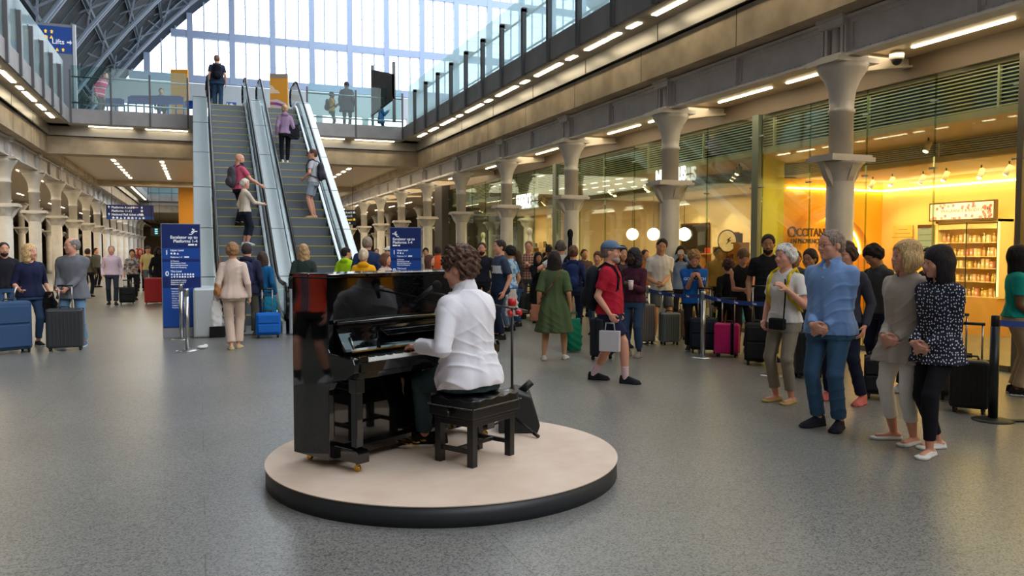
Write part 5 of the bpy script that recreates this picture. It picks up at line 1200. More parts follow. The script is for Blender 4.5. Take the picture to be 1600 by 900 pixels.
for x, zc, lab in ((828, 24.5, 'white mannequin lit in the clothes shop window, nearer one'), (755, 30.5, 'white mannequin lit in the clothes shop window, farther one')):
    g = ground_depth(x, zc); g.z = .45; mannequin(g, lab, 1.2); tag(MB().bb((-.3, -.3, 0), (.3, .3, .45)).build('display_plinth', WH, loc=(g.x, g.y, 0)), 'pale plinth under the %s mannequin' % lab.split()[-2], 'plinth')
for i, (y, z, w, h) in enumerate(((23.6, 1.9, .5, .6), (23.0, 1.5, .4, .4), (22.4, 1.95, .5, .6), (22.3, 1.35, .5, .4))):
    o = empty('picture_frame', (13.18, y+1.5, z), label='small framed picture on the clothes shop wall', cat='picture', group='framed pictures'); MB().bb((-.03, -w/2, -h/2), (0, w/2, h/2)).build('frame', BRN, o); MB().bb((-.035, -w/2+.04, -h/2+.04), (-.03, w/2-.04, h/2-.04)).build('print', mat('print_gold', (230, 190, 110), .5), o)
# shop lighting
for y in (8.2, 9.6, 11.0, 12.4): spot('cosmetics_spot', (12.4, y, 2.85), 60, (1, .74, .36), 75, (13.8, y, 1.4))
for y in (14.4, 16, 17.6, 19.2, 20.6): spot('chocolate_spot', (11.9, y, 2.95), 75, (1, .78, .45), 70, (13.2, y, 1.5))
for y in (22.6, 24.6, 26.6, 28.6, 30.6): spot('clothes_spot', (11.9, y, 2.95), 60, (1, .82, .55), 70, (13.2, y, 1.4))
area('cosmetics_light', (12.0, 9.6, 3.0), (3.2, 6), 150, (1, .66, .28)); area('chocolate_light', (11.6, 17.2, 3.0), (2.8, 6), 110, (1, .72, .40)); area('clothes_light', (11.6, 27, 3.0), (2.8, 9), 130, (1, .78, .5)); area('near_shop_light', (12, 3, 3.0), (3, 6), 80, (1, .7, .35))
area('aisle_light', (XR+.6, 8, 4.38), (.5, 30), 120, (1, .85, .62)); area('aisle_light_far', (XR+1.2, 50, 4.38), (3, 45), 500, (1, .82, .55)); area('aisle_light_left', (XL-2, 42, 4.38), (3, 50), 700, (1, .84, .6)); area('bridge_light', (1.7, 39, 5.0), (10, 12), 450, (1, .86, .64)); area('far_light', (1.7, 92, 5.0), (10, 25), 500, (1, .86, .64))
# ================================================================ LUGGAGE AND BAGS
def suitcase(px, zc, w, h, c, lab, face=0, handle=.35, hard=True, d=.24, pos=None, grp=None, ribs=6, band=None, tilt=0):
    p = ground_depth(px, zc) if pos is None else Vector(pos); v = Vector((-p.x, -p.y, 0)).normalized(); rz = math.atan2(v.x, -v.y)+math.radians(face)
    r = empty('suitcase', p, rz, lab, 'suitcase', grp); r.rotation_euler.x = tilt
    M1 = mat('case_%d_%d_%d_%d' % (*c, hard), c, .35 if hard else .85, spec=.4, bump=0 if hard else .2, nscale=120)
    m = MB(); m.bb((-w/2, -d/2, .05), (w/2, d/2, h)); m.build('shell', M1, r, bevel=.035 if hard else .05, seg=3)
    m = MB()
    if hard:
        for i in range(ribs): x = -w/2+w*(i+1)/(ribs+1); m.bb((x-.008, -d/2-.006, .10), (x+.008, d/2+.006, h-.06))
        m.build('ribs', M1, r, bevel=.004)
    else:
        m.bb((-w*.42, -d/2-.035, .1), (w*.42, -d/2+.01, h*.55)); m.bb((-w*.42, -d/2-.02, h*.58), (w*.42, -d/2+.01, h*.92)); m.build('front_pocket', M1, r, bevel=.015)
    MB().bb((-w/2-.003, -.008, .06), (w/2+.003, .008, h+.003)).build('zip_band', BK, r)
    if band: MB().bb((w*.18, -d/2-.012, .04), (w*.18+.045, d/2+.012, h+.006)).build('luggage_strap', fab(band), r)
    for sx in (-1, 1):
        for sy in (-1, 1): m = MB(); m.cyl((sx*(w/2-.05)-.012, sy*(d/2-.045), .025), (sx*(w/2-.05)+.012, sy*(d/2-.045), .025), .025, n=12); m.bb((sx*(w/2-.05)-.016, sy*(d/2-.045)-.016, .03), (sx*(w/2-.05)+.016, sy*(d/2-.045)+.016, .06)); m.build('wheel', BK, r)
    if handle:
        m = MB(); s = min(.09, w*.3)
        for sx in (-s, s): m.cyl((sx, d/2-.03, h-.02), (sx, d/2-.03, h+handle), .009, n=8)
        m.build('telescopic_handle', STEEL, r); m = MB(); m.cyl((-s-.02, d/2-.03, h+handle), (s+.02, d/2-.03, h+handle), .015, n=8); m.build('grip', BK, r)
    m = MB(); m.tube([Vector((-.07, 0, h)), Vector((-.06, 0, h+.03)), Vector((.06, 0, h+.03)), Vector((.07, 0, h))], .01, 6); m.build('carry_handle', BK, r)
    return r
def bp(J, c, lab, s=1., c2=None, cat='backpack'):
    H = J['H']; R_ = J['root']; r = empty('backpack', J['w'](J['tp'](0, -.085, .56)), J['yaw'], lab, cat); o = J['tp'](0, -.085, .56)
    L = lambda x, y, z: J['tp'](x, y, z)-o
    f = Field((-.3, -.45, -.15), (.3, .25, .62), .012); a = L(0, -.125, .66); M_ = rotm(0, 0)
    f.ell(tuple(L(0, -.115*s**.3, .62)), (.155*s, .09*s, .19*s), None, .02); f.ell(tuple(L(0, -.115*s**.3, .73)), (.14*s, .08*s, .14*s), None, .05); f.ell(tuple(L(0, -.165*s**.5, .60)), (.11*s, .05*s, .11*s), None, .03)
    net_obj('pack', f, fab(c), r)
    for s_ in (-1, 1):
        pts = [L(s_*.05, -.07, .80), L(s_*.062, -.02, .838), L(s_*.066, .045, .81), L(s_*.068, .078, .74), L(s_*.075, .07, .66), L(s_*.1, .0, .60), L(s_*.07, -.08, .57)]
        m = MB(); m.tube(pts, .014*s**.3, 6); m.build('shoulder_strap', fab(c2 or c), r)
    return r
def handbag(pos, yaw, w, h, d, c, lab, strap=None, paper=False, name='handbag', cat='bag'):
    r = empty(name, pos, yaw, lab, cat)
    if paper: m = MB(); m.bb((-w/2, -d/2, -h), (w/2, d/2, 0)); m.build('bag_body', mat('paper_%d_%d_%d' % c, c, .5), r, bevel=.004)
    else:
        f = Field((-w*.7, -d*.9, -h*1.1), (w*.7, d*.9, .05), .011); f.loft([(-h, w*.42, d*.5, 0), (-h*.75, w*.5, d*.5, 0), (-h*.3, w*.47, d*.38, 0), (0, w*.36, d*.2, 0)], (A3([0., 0, 0]), np.eye(3)), 0, pw=3); f.noise(.004, 30, 2); net_obj('bag_body', f, fab(c), r)
    m = MB(); m.tube([Vector(q) for q in (strap or [(-w*.25, 0, -.01), (-w*.2, 0, .09), (w*.2, 0, .09), (w*.25, 0, -.01)])], .008, 6); m.build('strap' if strap else 'handles', fab(tuple(int(v*.8) for v in c)), r); return r
# ---- barrier posts with belts
def stanchion(px, yb, lab, black=False, h=.98):
    p = at(px, yb); r = empty('stanchion', p, 0, lab, 'barrier post'); m1 = mat('post_dark', (52, 54, 56), .35, metal=.6) if black else STEEL
    MB().lathe([(.175, 0), (.175, .008), (.12, .02), (.04, .03)], n=28).build('base', m1 if not black else BK, r); MB().cyl((0, 0, .02), (0, 0, h-.1), .034 if not black else .04, n=18).build('post', m1, r)
    MB().lathe([(.037, h-.12), (.037, h-.01), (.03, h)], n=18).build('head', BK if black else m1, r); return p
BELT = mat('belt_blue', (22, 66, 150), .6)
def belt(a, b, z, lab, n=14):
    r = empty('barrier_belt', (a+b)/2+Vector((0, 0, z)), 0, lab, 'belt'); c = (a+b)/2; d = (b-a); s = d.cross(Vector((0, 0, 1))).normalized()*.003; m = MB(); L = d.length
    for i in range(n):
        t0, t1 = i/n, (i+1)/n; p, q = a+d*t0-c, a+d*t1-c; z0, z1 = -.16*t0*(1-t0), -.16*t1*(1-t1)
        u = d.normalized()*.036; a_ = (p+u if i == 0 else p); b_ = (q-u if i == n-1 else q)
        vs = [a_+s+Vector((0, 0, z0-.028)), b_+s+Vector((0, 0, z1-.028)), b_+s+Vector((0, 0, z1+.028)), a_+s+Vector((0, 0, z0+.028))]; m.add(vs+[v-s*2 for v in vs], [(0, 1, 2, 3), (7, 6, 5, 4), (0, 4, 5, 1), (3, 2, 6, 7)])
    m.build('webbing', BELT, r)
    v = -s.normalized() if s.dot(-c) < 0 else s.normalized(); rz = math.atan2(v.x, -v.y)
    for t in (.25, .5, .75):
        p = a+d*t-c; o = text('Tensa', .04, r, (p.x+v.x*.006, p.y+v.y*.006, -.16*t*(1-t)-.012), (PI/2, 0, rz), SW, align='CENTER', ext=.0005)
s1 = stanchion(1012, 536, 'steel barrier post behind the woman with the paper cup'); s2 = stanchion(1098, 559, 'steel barrier post between the navy and the boy in blue'.replace('navy', 'dark soft suitcase')); s3 = stanchion(1209, 587, 'steel barrier post hidden behind the grey haired woman, only base in view')
belt(s1, s2, .91, 'blue barrier belt running to the post by the boy in blue'); belt(s2, s3, .91, 'blue barrier belt passing in front of the pink suitcase')
s4 = stanchion(1551, 657, 'dark barrier post nearest the right edge', True); s5 = at(1760, 640); belt(s4, s5, .91, 'blue barrier belt leaving the picture at the right edge')
m = MB(); m.bb((-.02, -.02, 0), (.36, .05, .02)); tag(m.build('post_foot', BK, loc=s4+Vector((.02, -.08, 0)), rz=-.35, bevel=.01), 'flat black foot lying beside the dark barrier post', 'base')
stanchion(293, 548, 'front steel barrier post left of the escalators'); stanchion(284, 530, 'rear steel barrier post touching the blue totem')
# ================================================================ PEOPLE
G_ = ground_depth
CL = dict(hL=(-.03, .105, .515), hR=(.028, .122, .52), hdir=((.85, .12, -.5), (-.85, .05, -.45)), palm=((.1, -1, .1), (-.1, -1, .1)), curl=(35, 60))
PH = dict(hL=(-.035, .19, .72), hR=(.035, .19, .72), palm=((.6, -.7, 0), (-.6, -.7, 0)), curl=60)
FW = dict(c=(30, 30, 34)); FWH = dict(c=(222, 220, 214)); FS = dict(c=(70, 70, 74), sole=(220, 218, 212))
DEN = (52, 78, 112); NV = (26, 32, 56); BKC = (26, 26, 30); KH = (96, 92, 72)
STR = lambda a=.13, s=1: dict(feet=((-.05, a*s, 0), (.05, -a*s, .0)))
def phone(J, lab, c=(20, 20, 24), w=.075, h=.15, off=.09):
    a = (J['hand'][0]+J['hand'][1])/2; f = Vector((-math.sin(J['yaw']), math.cos(J['yaw']), 0)); p = a+f*off*.6+Vector((0, 0, off*.5)); r = empty('phone', p, J['yaw'], lab, 'phone')
    MB().bb((-w/2, -.005, -h/2), (w/2, .005, h/2)).build('case', mat('phone_%d' % c[0], c, .3), r, bevel=.004); MB().bb((-w/2+.005, -.007, -h/2+.008), (w/2-.005, -.005, h/2-.008)).build('screen', mat('screen_glow', (120, 140, 160), .1, emit=(120, 140, 160), es=.4), r)
# ---- the pianist
cf = math.cos(math.radians(30)); sf = math.sin(math.radians(30)); pp = Vector((1.74, 5.255, SZ)); HP = 1.84
def wl(v): d = Vector(v)-pp; return ((cf*d.x+sf*d.y)/HP, (-sf*d.x+cf*d.y)/HP, d.z/HP)
def pl(x, y, z): return Vector((.582, 5.646, SZ))+Vector((cf*x-sf*y, sf*x+cf*y, z))       # piano local to world
lf = wl(at(664, 697, SZ)); hl = wl(pl(.53, -.69, .80)); hr = wl(pl(.80, -.67, .80))
PJ = person('pianist with curly brown hair seen from behind, white shirt, playing the piano', pp, H=HP, sk='pink', w=1.2, belly=.004, shoulder=1.02, rootyaw=math.radians(30), pelv=(0, -.004, .312),
    feet=((lf[0], lf[1], 0), (.075, .24, 0)), fyaw=(42, -4), knee=((-.3, .5, 1), (.25, .5, 1)), sit=True, lean=6, twist=2, head=(14, 10, 0), hL=hl, hR=hr, elb=((-.55, -.5, -1), (.6, -.5, -1)),
    hdir=((.25, 1, -.12), (-.1, 1, -.1)), palm=((0, .1, -1), (0, .1, -1), (-1, 1)), curl=28, hair='curly', hairc=(84, 60, 48), res=.006, fold=1.3,
    top=dict(c=mat('white_linen', (226, 222, 228), .8, bump=.05, nscale=40), z=.468, collar=1, th=.012, cuff=.005, sll=.93, wav=.006), bot=dict(k='full', c=(50, 68, 72), r=.034, thigh=.06, len=.975), shoe=dict(c=(24, 24, 26), sole=(226, 218, 200), h=1.05))
v_ = ground_depth(487, 9.45); n_ = Vector((cf, sf, 0)); v_ = v_-n_*2*(v_-Vector((.582, 5.646, 0))).dot(n_)
person('passer-by in orange vest, striped shirt and black shorts mirrored in the piano side', v_, 0, 1.76, rootyaw=math.radians(-75), sk='pink', hair='short', hairc=(60, 48, 40), top=dict(c=[pattern('maroon_stripe', 'stripes', (84, 40, 50), (170, 140, 150), 26, width=.3), fab((232, 80, 50))], mi=lambda p: ((p[:, 0] > .03) | (p[:, 0] < -.05)).astype(int)*(np.abs(p[:, 0]) < .13), sl='long'), bot=dict(k='short', c=BKC, r=.05), shoe=dict(c=(170, 168, 170), sock=(40, 40, 44)), **STR(.1))
# ---- four listeners at the right
A = [at(1276, 665), at(1313, 672)]; pm = (A[0]+A[1])/2
def blue_extra(J):
    m = MB()
    for i in range(6): m.ball(J['tp'](.0, .078-.002*i*0, .80-.045*i), (.006, .004, .006), 8, 5)
    m.build('shirt_buttons', mat('button', (225, 228, 235), .4), J['root'])
person('man in light blue button shirt and jeans with glasses, hands folded', pm, -28, 1.79, w=1.14, belly=.01, hair='crop', hairc=(134, 116, 104), glasses=(60, 40, 32), head=(-22, 0, 0), top=dict(c=mat('shirt_blue', (118, 152, 202), .85, bump=.06, nscale=40), z=.475, collar=1, wav=.006), bot=dict(k='full', c=(62, 92, 122), r=.036), shoe=dict(c=(34, 36, 46)), fyaw=(14, -16), **CL, extra=blue_extra)
TAU = mat('linen_taupe', (180, 166, 154), .9, bump=.1, nscale=60)
person('blonde woman in loose taupe tunic and white cropped trousers, hands folded', at(1411, 690), -38, 1.69, w=1.24, fem=True, hair='bob', hairc=(196, 160, 110), head=(-25, 0, 0), top=dict(c=TAU, z=.40, flare=.03, wav=.008), bot=dict(k='crop', c=(232, 226, 220), r=.032), shoe=dict(c=(214, 210, 204), h=.5, open=1, b=.95), fyaw=(6, -30), sk='pink', **CL)
PD = pattern('polka', 'dots', (20, 24, 48), (226, 226, 226), 36, width=.21)
person('dark haired woman in navy polka dot blouse and black trousers, fringe over her forehead', at(1461, 706), -42, 1.655, fem=True, w=1.08, hair='longfringe', hairc=(34, 26, 28), head=(-18, 4, 0), top=dict(c=PD, z=.44, flare=.014, th=.012, collar=1, wav=.006), bot=dict(k='full', c=(30, 30, 36), r=.026, len=.97), shoe=dict(c=(230, 226, 220), h=.62, open=1), feet=((-.05, .09, 0), (.05, -.07, 0)), fyaw=(20, -10), **CL)
JG = person('grey haired woman in white T-shirt and khaki trousers carrying a yellow strapped rucksack', at(1224, 628), -35, 1.67, fem=True, w=1.05, hair='short_f', hairc=(206, 202, 198), head=(-8, 0, 0), sk='pink', top=dict(c=(226, 222, 218), sl='short', z=.505), bot=dict(k='full', c=(146, 136, 120), r=.034, len=.94), shoe=dict(c=(190, 160, 100), h=.55, open=1), hL=(-.085, .11, .71), hR=(.115, .045, .50), elb=((-.5, -.6, -.8), (.7, -1, 0)), curl=60)
r = bp(JG, (44, 46, 50), 'large dark rucksack with yellow straps on the grey haired woman', 1.35, c2=(220, 190, 40))
q_ = JG['w'](JG['tp'](-.02, .1, .50)); r = empty('belt_bag', q_, JG['yaw'], 'small black pouch hanging at the front of the grey haired woman', 'bag'); MB().bb((-.09, -.03, -.06), (.09, .04, .06)).build('pouch', fab((34, 32, 34)), r, bevel=.02); m = MB(); m.tube([Vector((-.07, 0, .05)), JG['w'](JG['tp'](-.07, .075, .70))-q_ if 0 else Vector((-.08, -.01, .3)), Vector((-.06, -.03, .46))], .008, 6); r2_ = m.build('strap', fab((50, 36, 30)), r)
# ---- behind the four
person('woman with glasses and dark tied hair behind the grey haired woman', G_(1266, 10), -25, 1.62, fem=True, sk='olive', hair='bun', hairc=(44, 30, 26), glasses=(30, 26, 26), top=dict(c=(70, 68, 70), sl='long'), bot=dict(k='full', c=BKC), shoe=FW)
person('bearded man in black polo shirt standing behind the belt beside the yellow wall', G_(1200, 11.4), 10, 1.84, sk='olive', hair='short', hairc=(44, 32, 28), beard=(50, 36, 30), top=dict(c=(30, 30, 34), sl='short'), bot=dict(k='full', c=BKC), shoe=FW, head=(-10, 8, 0))
person('person with glasses and salmon shoes mostly hidden behind the man in blue', G_(1322, 8.3), -30, 1.70, sk='pink', hair='short_f', hairc=(70, 50, 40), glasses=(40, 30, 30), top=dict(c=(60, 60, 70)), bot=dict(k='full', c=(30, 34, 52)), shoe=dict(c=(206, 110, 100)), feet=((-.12, 0, 0), (.09, 0, 0)))
person('dark haired person in grey top bending the head between blue shirt and taupe tunic', G_(1382, 9.6), -50, 1.70, sk='olive', hair='short_f', hairc=(26, 22, 22), top=dict(c=(72, 72, 74), sl='long'), bot=dict(k='full', c=NV), shoe=FS, head=(0, 35, 0), lean=10)
person('dark haired person in trainers standing behind the polka dot woman', G_(1452, 8.7), -20, 1.66, sk='tan', hair='short', hairc=(40, 32, 28), top=dict(c=(70, 64, 60)), bot=dict(k='full', c=(44, 44, 50)), shoe=dict(c=(170, 168, 166)), feet=((-.13, 0, 0), (.16, 0, 0)))
person('woman in teal T-shirt and sand trousers at the right edge', G_(1592, 8.7), 100, 1.66, fem=True, w=1.12, sk='brown', hair='long', hairc=(26, 20, 22), top=dict(c=(30, 160, 150), sl='short', z=.52), bot=dict(k='full', c=(176, 152, 124), r=.034), shoe=dict(c=(34, 34, 36), sole=(220, 220, 218)), hL=(-.1, .11, .5), hR=(.1, .1, .5))
# ---- red shirt man and neighbours
JR = person('bearded man in red T-shirt, navy shorts and blue cap walking past the piano', at(952, 596), 78, 1.74, w=1.1, belly=.012, sk='pink', hair='short', hairc=(120, 105, 95), hatc=(98, 118, 146), beard=(176, 164, 154), top=dict(c=(178, 32, 54), sl='short', z=.49, sll=.72), bot=dict(k='short', c=(34, 38, 66), r=.05), shoe=dict(c=(34, 34, 38), sock=(228, 190, 196), sl=.075), hR=(.13, .03, .475), feet=((-.045, -.12, 0), (.045, .12, 0)), curl=70)
bp(JR, (30, 32, 38), 'black backpack on the man in the red T-shirt', 1.1)
h_ = JR['hand'][1]; handbag(h_-Vector((0, 0, .19)), JR['yaw']+1.5, .24, .24, .08, (206, 200, 202), 'white paper bag carried by the man in the red T-shirt', paper=True, name='paper_bag', cat='bag')
JB = person('woman in burgundy jacket and headscarf holding a paper cup', at(990, 557), -25, 1.64, fem=True, sk='dark', hair='hood', hairc=(40, 36, 44), top=dict(c=(76, 36, 52)), bot=dict(k='full', c=(50, 70, 98), r=.032, len=.95), shoe=dict(c=(140, 128, 120)), hL=(-.03, .17, .66), hR=(.1, .12, .60), elb=((-.4, -.5, -1), (.4, -.5, -1)), curl=60, head=(-10, 5, 0))
h_ = JB['hand'][0]; r = empty('paper_cup', h_+Vector((-.02, -.09, -.01)), 0, 'white and red paper cup held by the woman in burgundy', 'cup'); MB().cyl((0, 0, -.06), (0, 0, .06), .028, .038, n=16).build('cup', mat('cup_white', (226, 206, 206), .5), r); MB().cyl((0, 0, .06), (0, 0, .075), .041, .036, n=16).build('lid', mat('cup_lid', (240, 238, 236), .4), r)
JW = person('young man in white T-shirt and grey shorts leaning on his suitcase handle', G_(1032, 14.0), 15, 1.82, sk='tan', hair='short', hairc=(28, 24, 24), top=dict(c=(216, 208, 200), sl='short', z=.485, th=.012), bot=dict(k='short', c=(84, 88, 96), r=.05), shoe=FWH, hL=(.02, .15, .55), hR=(.07, .14, .555), elb=((-.4, -.6, -1), (.4, -.6, -1)), head=(-12, 12, -14), feet=((-.09, 0, 0), (.06, .02, 0)))
JC = person('woman in pale blue shirt taking a picture with a small camera', G_(1064, 15.3), 0, 1.69, fem=True, sk='tan', hair='long', hairc=(46, 32, 28), top=dict(c=(132, 150, 180)), bot=dict(k='full', c=BKC), shoe=FS, hL=(-.035, .16, .88), hR=(.04, .16, .88), elb=((-.8, -.2, -1), (.8, -.2, -1)), curl=60)
phone(JC, 'compact silver camera raised by the woman in pale blue', (190, 190, 194), .11, .065, .1)
JK = person('curly haired boy in blue printed T-shirt looking at his phone', at(1083, 547), 5, 1.60, sk='pink', hair='curly', hairc=(150, 112, 74), top=dict(c=(28, 92, 168), sl='short', z=.47, sll=.9, th=.014), bot=dict(k='full', c=(28, 28, 32), r=.036), shoe=FS, head=(0, 26, 0), feet=((-.07, 0, 0), (.05, .03, 0)), **PH)
o = JK['tp'](0, .10, .70); w_ = text('GOODRICH', .062, JK['root'], (o.x, o.y, o.z), (PI/2, 0, PI), mat('print_white', (226, 230, 236), .7), align='CENTER', ext=.006, bold=.002); w_.name = 'chest_print'
phone(JK, 'phone held by the curly haired boy in blue')
m = MB(); m.tube([JK['hp'](.36*math.cos(a), .02+.4*math.sin(a), -.02) for a in np.linspace(0, 2*PI, 15)], .016, 6); m.ball(JK['hp'](-.3, .25, -.02), (.04, .03, .04)); m.ball(JK['hp'](.3, .25, -.02), (.04, .03, .04)); m.build('headphones', BK, JK['root'])
J = person('child in black jacket holding a light blue bag beside the woman in black', G_(1138, 12.7), -150, 1.45, sk='pink', hair='curly', hairc=(70, 48, 38), top=dict(c=(30, 30, 34), z=.44), bot=dict(k='full', c=BKC), shoe=FW); handbag(J['hand'][1]+Vector((.05, -.06, .12)), 0, .15, .38, .08, (100, 170, 200), 'light blue cloth bag hanging by the child in black')
person('woman in sleeveless black top looking down, hair tied back', at(1158, 551), 20, 1.64, fem=True, w=1.1, sk='pink', hair='bun', hairc=(110, 84, 60), top=dict(c=(28, 28, 30), sl='none', z=.5), bot=dict(k='full', c=(36, 36, 40), r=.04), shoe=dict(c=(150, 140, 138), sole=(220, 216, 210)), head=(0, 34, 0), hL=(-.06, .15, .6), hR=(.04, .16, .6), curl=50)
person('woman with dark hair looking over the shoulder of the man in the cap', G_(972, 13), 20, 1.68, fem=True, sk='tan', hair='long', hairc=(40, 30, 28), top=dict(c=(70, 60, 66)), bot=dict(k='full', c=BKC), shoe=FW)
person('woman with tied brown hair whose face shows left of the blue cap', G_(934, 15), -10, 1.58, fem=True, sk='pink', hair='bun', hairc=(90, 64, 46), top=dict(c=(120, 130, 140)), bot=dict(k='full', c=DEN), shoe=FW)
JG2 = person('woman in long green dress with long dark hair walking away', at(866, 562), 176, 1.60, fem=True, w=1.12, sk='tan', hair='long', hairc=(40, 30, 32), top=dict(c=mat('dress_green', (72, 88, 52), .9, bump=.25, nscale=8), sl='short', z=.26, flare=.045, n='dress', th=.014, wav=.01, sll=.95), shoe=dict(c=(214, 206, 196), h=.8), feet=((-.09, -.03, 0), (.09, .05, .0)), curl=40)
h_ = JG2['w'](JG2['tp'](-.145, -.02, .51)); q1 = JG2['tp'](.07, -.06, .80); 
handbag(h_, JG2['yaw']+.3, .26, .24, .1, (160, 104, 78), 'brown leather shoulder bag hanging at the left hip of the woman in green', strap=[(0, 0, -.02), (.04, -.03, .05)])
m = MB(); m.tube([Vector(v) for v in (JG2['tp'](-.135, -.02, .54), JG2['tp'](-.09, -.082, .60), JG2['tp'](-.01, -.088, .70), JG2['tp'](.06, -.07, .79), JG2['tp'](.075, -.0, .825))], .009, 6); m.build('bag_strap', fab((120, 78, 56)), JG2['root'])
JN = person('woman in navy blazer with brown hair in a bun seen from behind', G_(896, 14.4), 175, 1.69, fem=True, sk='pink', hair='bun', hairc=(104, 72, 54), top=dict(c=(36, 44, 80)), bot=dict(k='full', c=NV), shoe=FW, hR=(.16, -.05, .48)); bp(JN, (34, 50, 96), 'navy backpack on the woman with the bun', .8)
JO = person('man with headphones and orange collar carrying a black instrument case', G_(876, 16), -160, 1.80, sk='pink', hair='short', hairc=(96, 84, 78), top=dict(c=(206, 206, 210), sl='short'), bot=dict(k='full', c=DEN), shoe=FW, hL=(-.16, .14, .66), elb=((-1, -.3, -.4), (.5, -1, -.3)))
m = MB(); m.lathe([(.045*JO['H']/1.75, 0), (.05, .03), (.045, .055)], c=JO['tp'](0, -.01, .81), n=18); m.build('orange_collar', fab((226, 96, 40)), JO['root']); m = MB(); m.tube([JO['hp'](.37*math.cos(a), -.03, .55+.5*math.sin(a)) for a in np.linspace(0, PI, 9)], .012, 6); m.ball(JO['hp'](-.38, -.03, .5), (.025, .04, .045)); m.ball(JO['hp'](.38, -.03, .5), (.025, .04, .045)); m.build('headphones', BK, JO['root'])
g = JO['w'](JO['tp'](.06, -.14, .5)); r = empty('instrument_case', g, JO['yaw'], 'long black guitar case standing above the headphones man shoulder', 'case'); f = Field((-.25, -.15, -.1), (.25, .15, 1.15), .014); f.ell((0, 0, .15), (.19, .07, .22)); f.ell((0, 0, .42), (.15, .065, .18), None, .06); f.cone((0, 0, .5), (0, 0, .98), .055, .04, .03); f.ell((0, 0, 1.02), (.06, .045, .09), None, .03); net_obj('shell', f, fab((26, 26, 30)), r)
person('person in black hijab holding a phone, centre right crowd', G_(841, 17.4), 10, 1.56, fem=True, sk='olive', hair='hood', hairc=(22, 22, 26), top=dict(c=(24, 24, 28), z=.3, flare=.02), bot=dict(k='full', c=BKC), shoe=FW, **PH)
JP = person('photographer in dark clothes raising a black video camera', G_(858, 19), 0, 1.72, sk='tan', hair='short', hairc=(40, 30, 28), top=dict(c=(50, 46, 46)), bot=dict(k='full', c=BKC), shoe=FW, hL=(-.04, .14, .88), hR=(.05, .14, .88), elb=((-.8, -.2, -1), (.8, -.2, -1)), curl=60)
a = (JP['hand'][0]+JP['hand'][1])/2+Vector((0, 0, .08)); r = empty('video_camera', a, JP['yaw'], 'black video camera above the crowd left of the headphones man', 'camera'); m = MB(); m.bb((-.07, -.1, -.06), (.07, .12, .07)); m.bb((-.02, -.06, .07), (.02, .08, .12)); m.build('camera_body', BK, r, bevel=.01); MB().cyl((0, .1, 0), (0, .22, 0), .05, n=16).build('lens', BK, r); m = MB(); m.cyl((.05, -.05, .1), (.05, .2, .12), .022, n=10); m.build('microphone', BK, r)
PLD = pattern('plaid_brown', 'plaid', (112, 66, 60), (196, 170, 150), 16, width=.22)
person('man in brown checked shirt and glasses with hands together, in front of the mannequin', G_(826, 18.5), -5, 1.82, sk='pink', hair='crop', hairc=(110, 90, 76), glasses=(70, 60, 60), top=dict(c=PLD), bot=dict(k='full', c=(70, 72, 80)), shoe=FW, hL=(-.02, .15, .68), hR=(.03, .15, .68), curl=60)
person('woman with long brown hair in dark cardigan beside the checked shirt', G_(808, 16.6), -60, 1.60, fem=True, sk='olive', hair='long', hairc=(66, 46, 38), top=dict(c=(56, 50, 54)), bot=dict(k='full', c=DEN), shoe=FW, hL=(-.05, .15, .6), hR=(.05, .15, .6), head=(0, 15, 0))
TD = pattern('tie_dye', 'splash', (176, 204, 226), (90, 140, 196), 9, width=.25)
JT = person('woman in pale blue tie-dye T-shirt with a cream jacket hanging from her arm', G_(797, 15.6), -120, 1.70, fem=True, sk='tan', hair='short_f', hairc=(24, 22, 26), top=dict(c=TD, sl='short'), bot=dict(k='full', c=(96, 120, 150)), shoe=FW, hL=(-.12, .1, .55))
g = G_(800, 15.0); r = empty('folded_jacket', (g.x, g.y, .72), 0, 'cream jacket draped over the arm beside the man in the two tone T-shirt', 'jacket'); f = Field((-.25, -.15, -.42), (.25, .15, .2), .014); f.loft([(-.38, .13, .05, 0), (-.1, .12, .06, 0), (.12, .08, .05, 0)], (A3([0., 0, 0]), np.eye(3)), 0, wav=.02); f.noise(.008, 30, 1); net_obj('cloth', f, fab((206, 198, 190)), r)
CB = [fab((60, 72, 92)), fab((30, 44, 66)), fab((206, 208, 212)), fab((40, 48, 66))]
def cbmi(p):
    m = np.where(p[:, 2] < .655, 1, 0); q = (p[:, 2] >= .655) & (p[:, 2] < .735) & (p[:, 1] > 0) & (np.abs(p[:, 0]) < .1); m = np.where(q, 2, m); return np.where(q & (p[:, 0] > .01) & (p[:, 0] < .055) & (p[:, 2] > .672) & (p[:, 2] < .722), 3, m)
person('man in two tone navy T-shirt with white chest band looking left', at(781, 530), -65, 1.80, sk='pink', w=1.05, hair='short', hairc=(44, 34, 32), top=dict(c=CB, mi=cbmi, sl='short', z=.47, sll=.8), bot=dict(k='full', c=(30, 40, 62)), shoe=FW, head=(5, 0, 0))
person('bearded man in black shirt behind the pianist head', G_(753, 17.2), -5, 1.78, sk='pink', hair='short', hairc=(50, 38, 34), beard=(56, 42, 36), top=dict(c=(30, 32, 42)), bot=dict(k='full', c=BKC), shoe=FW)
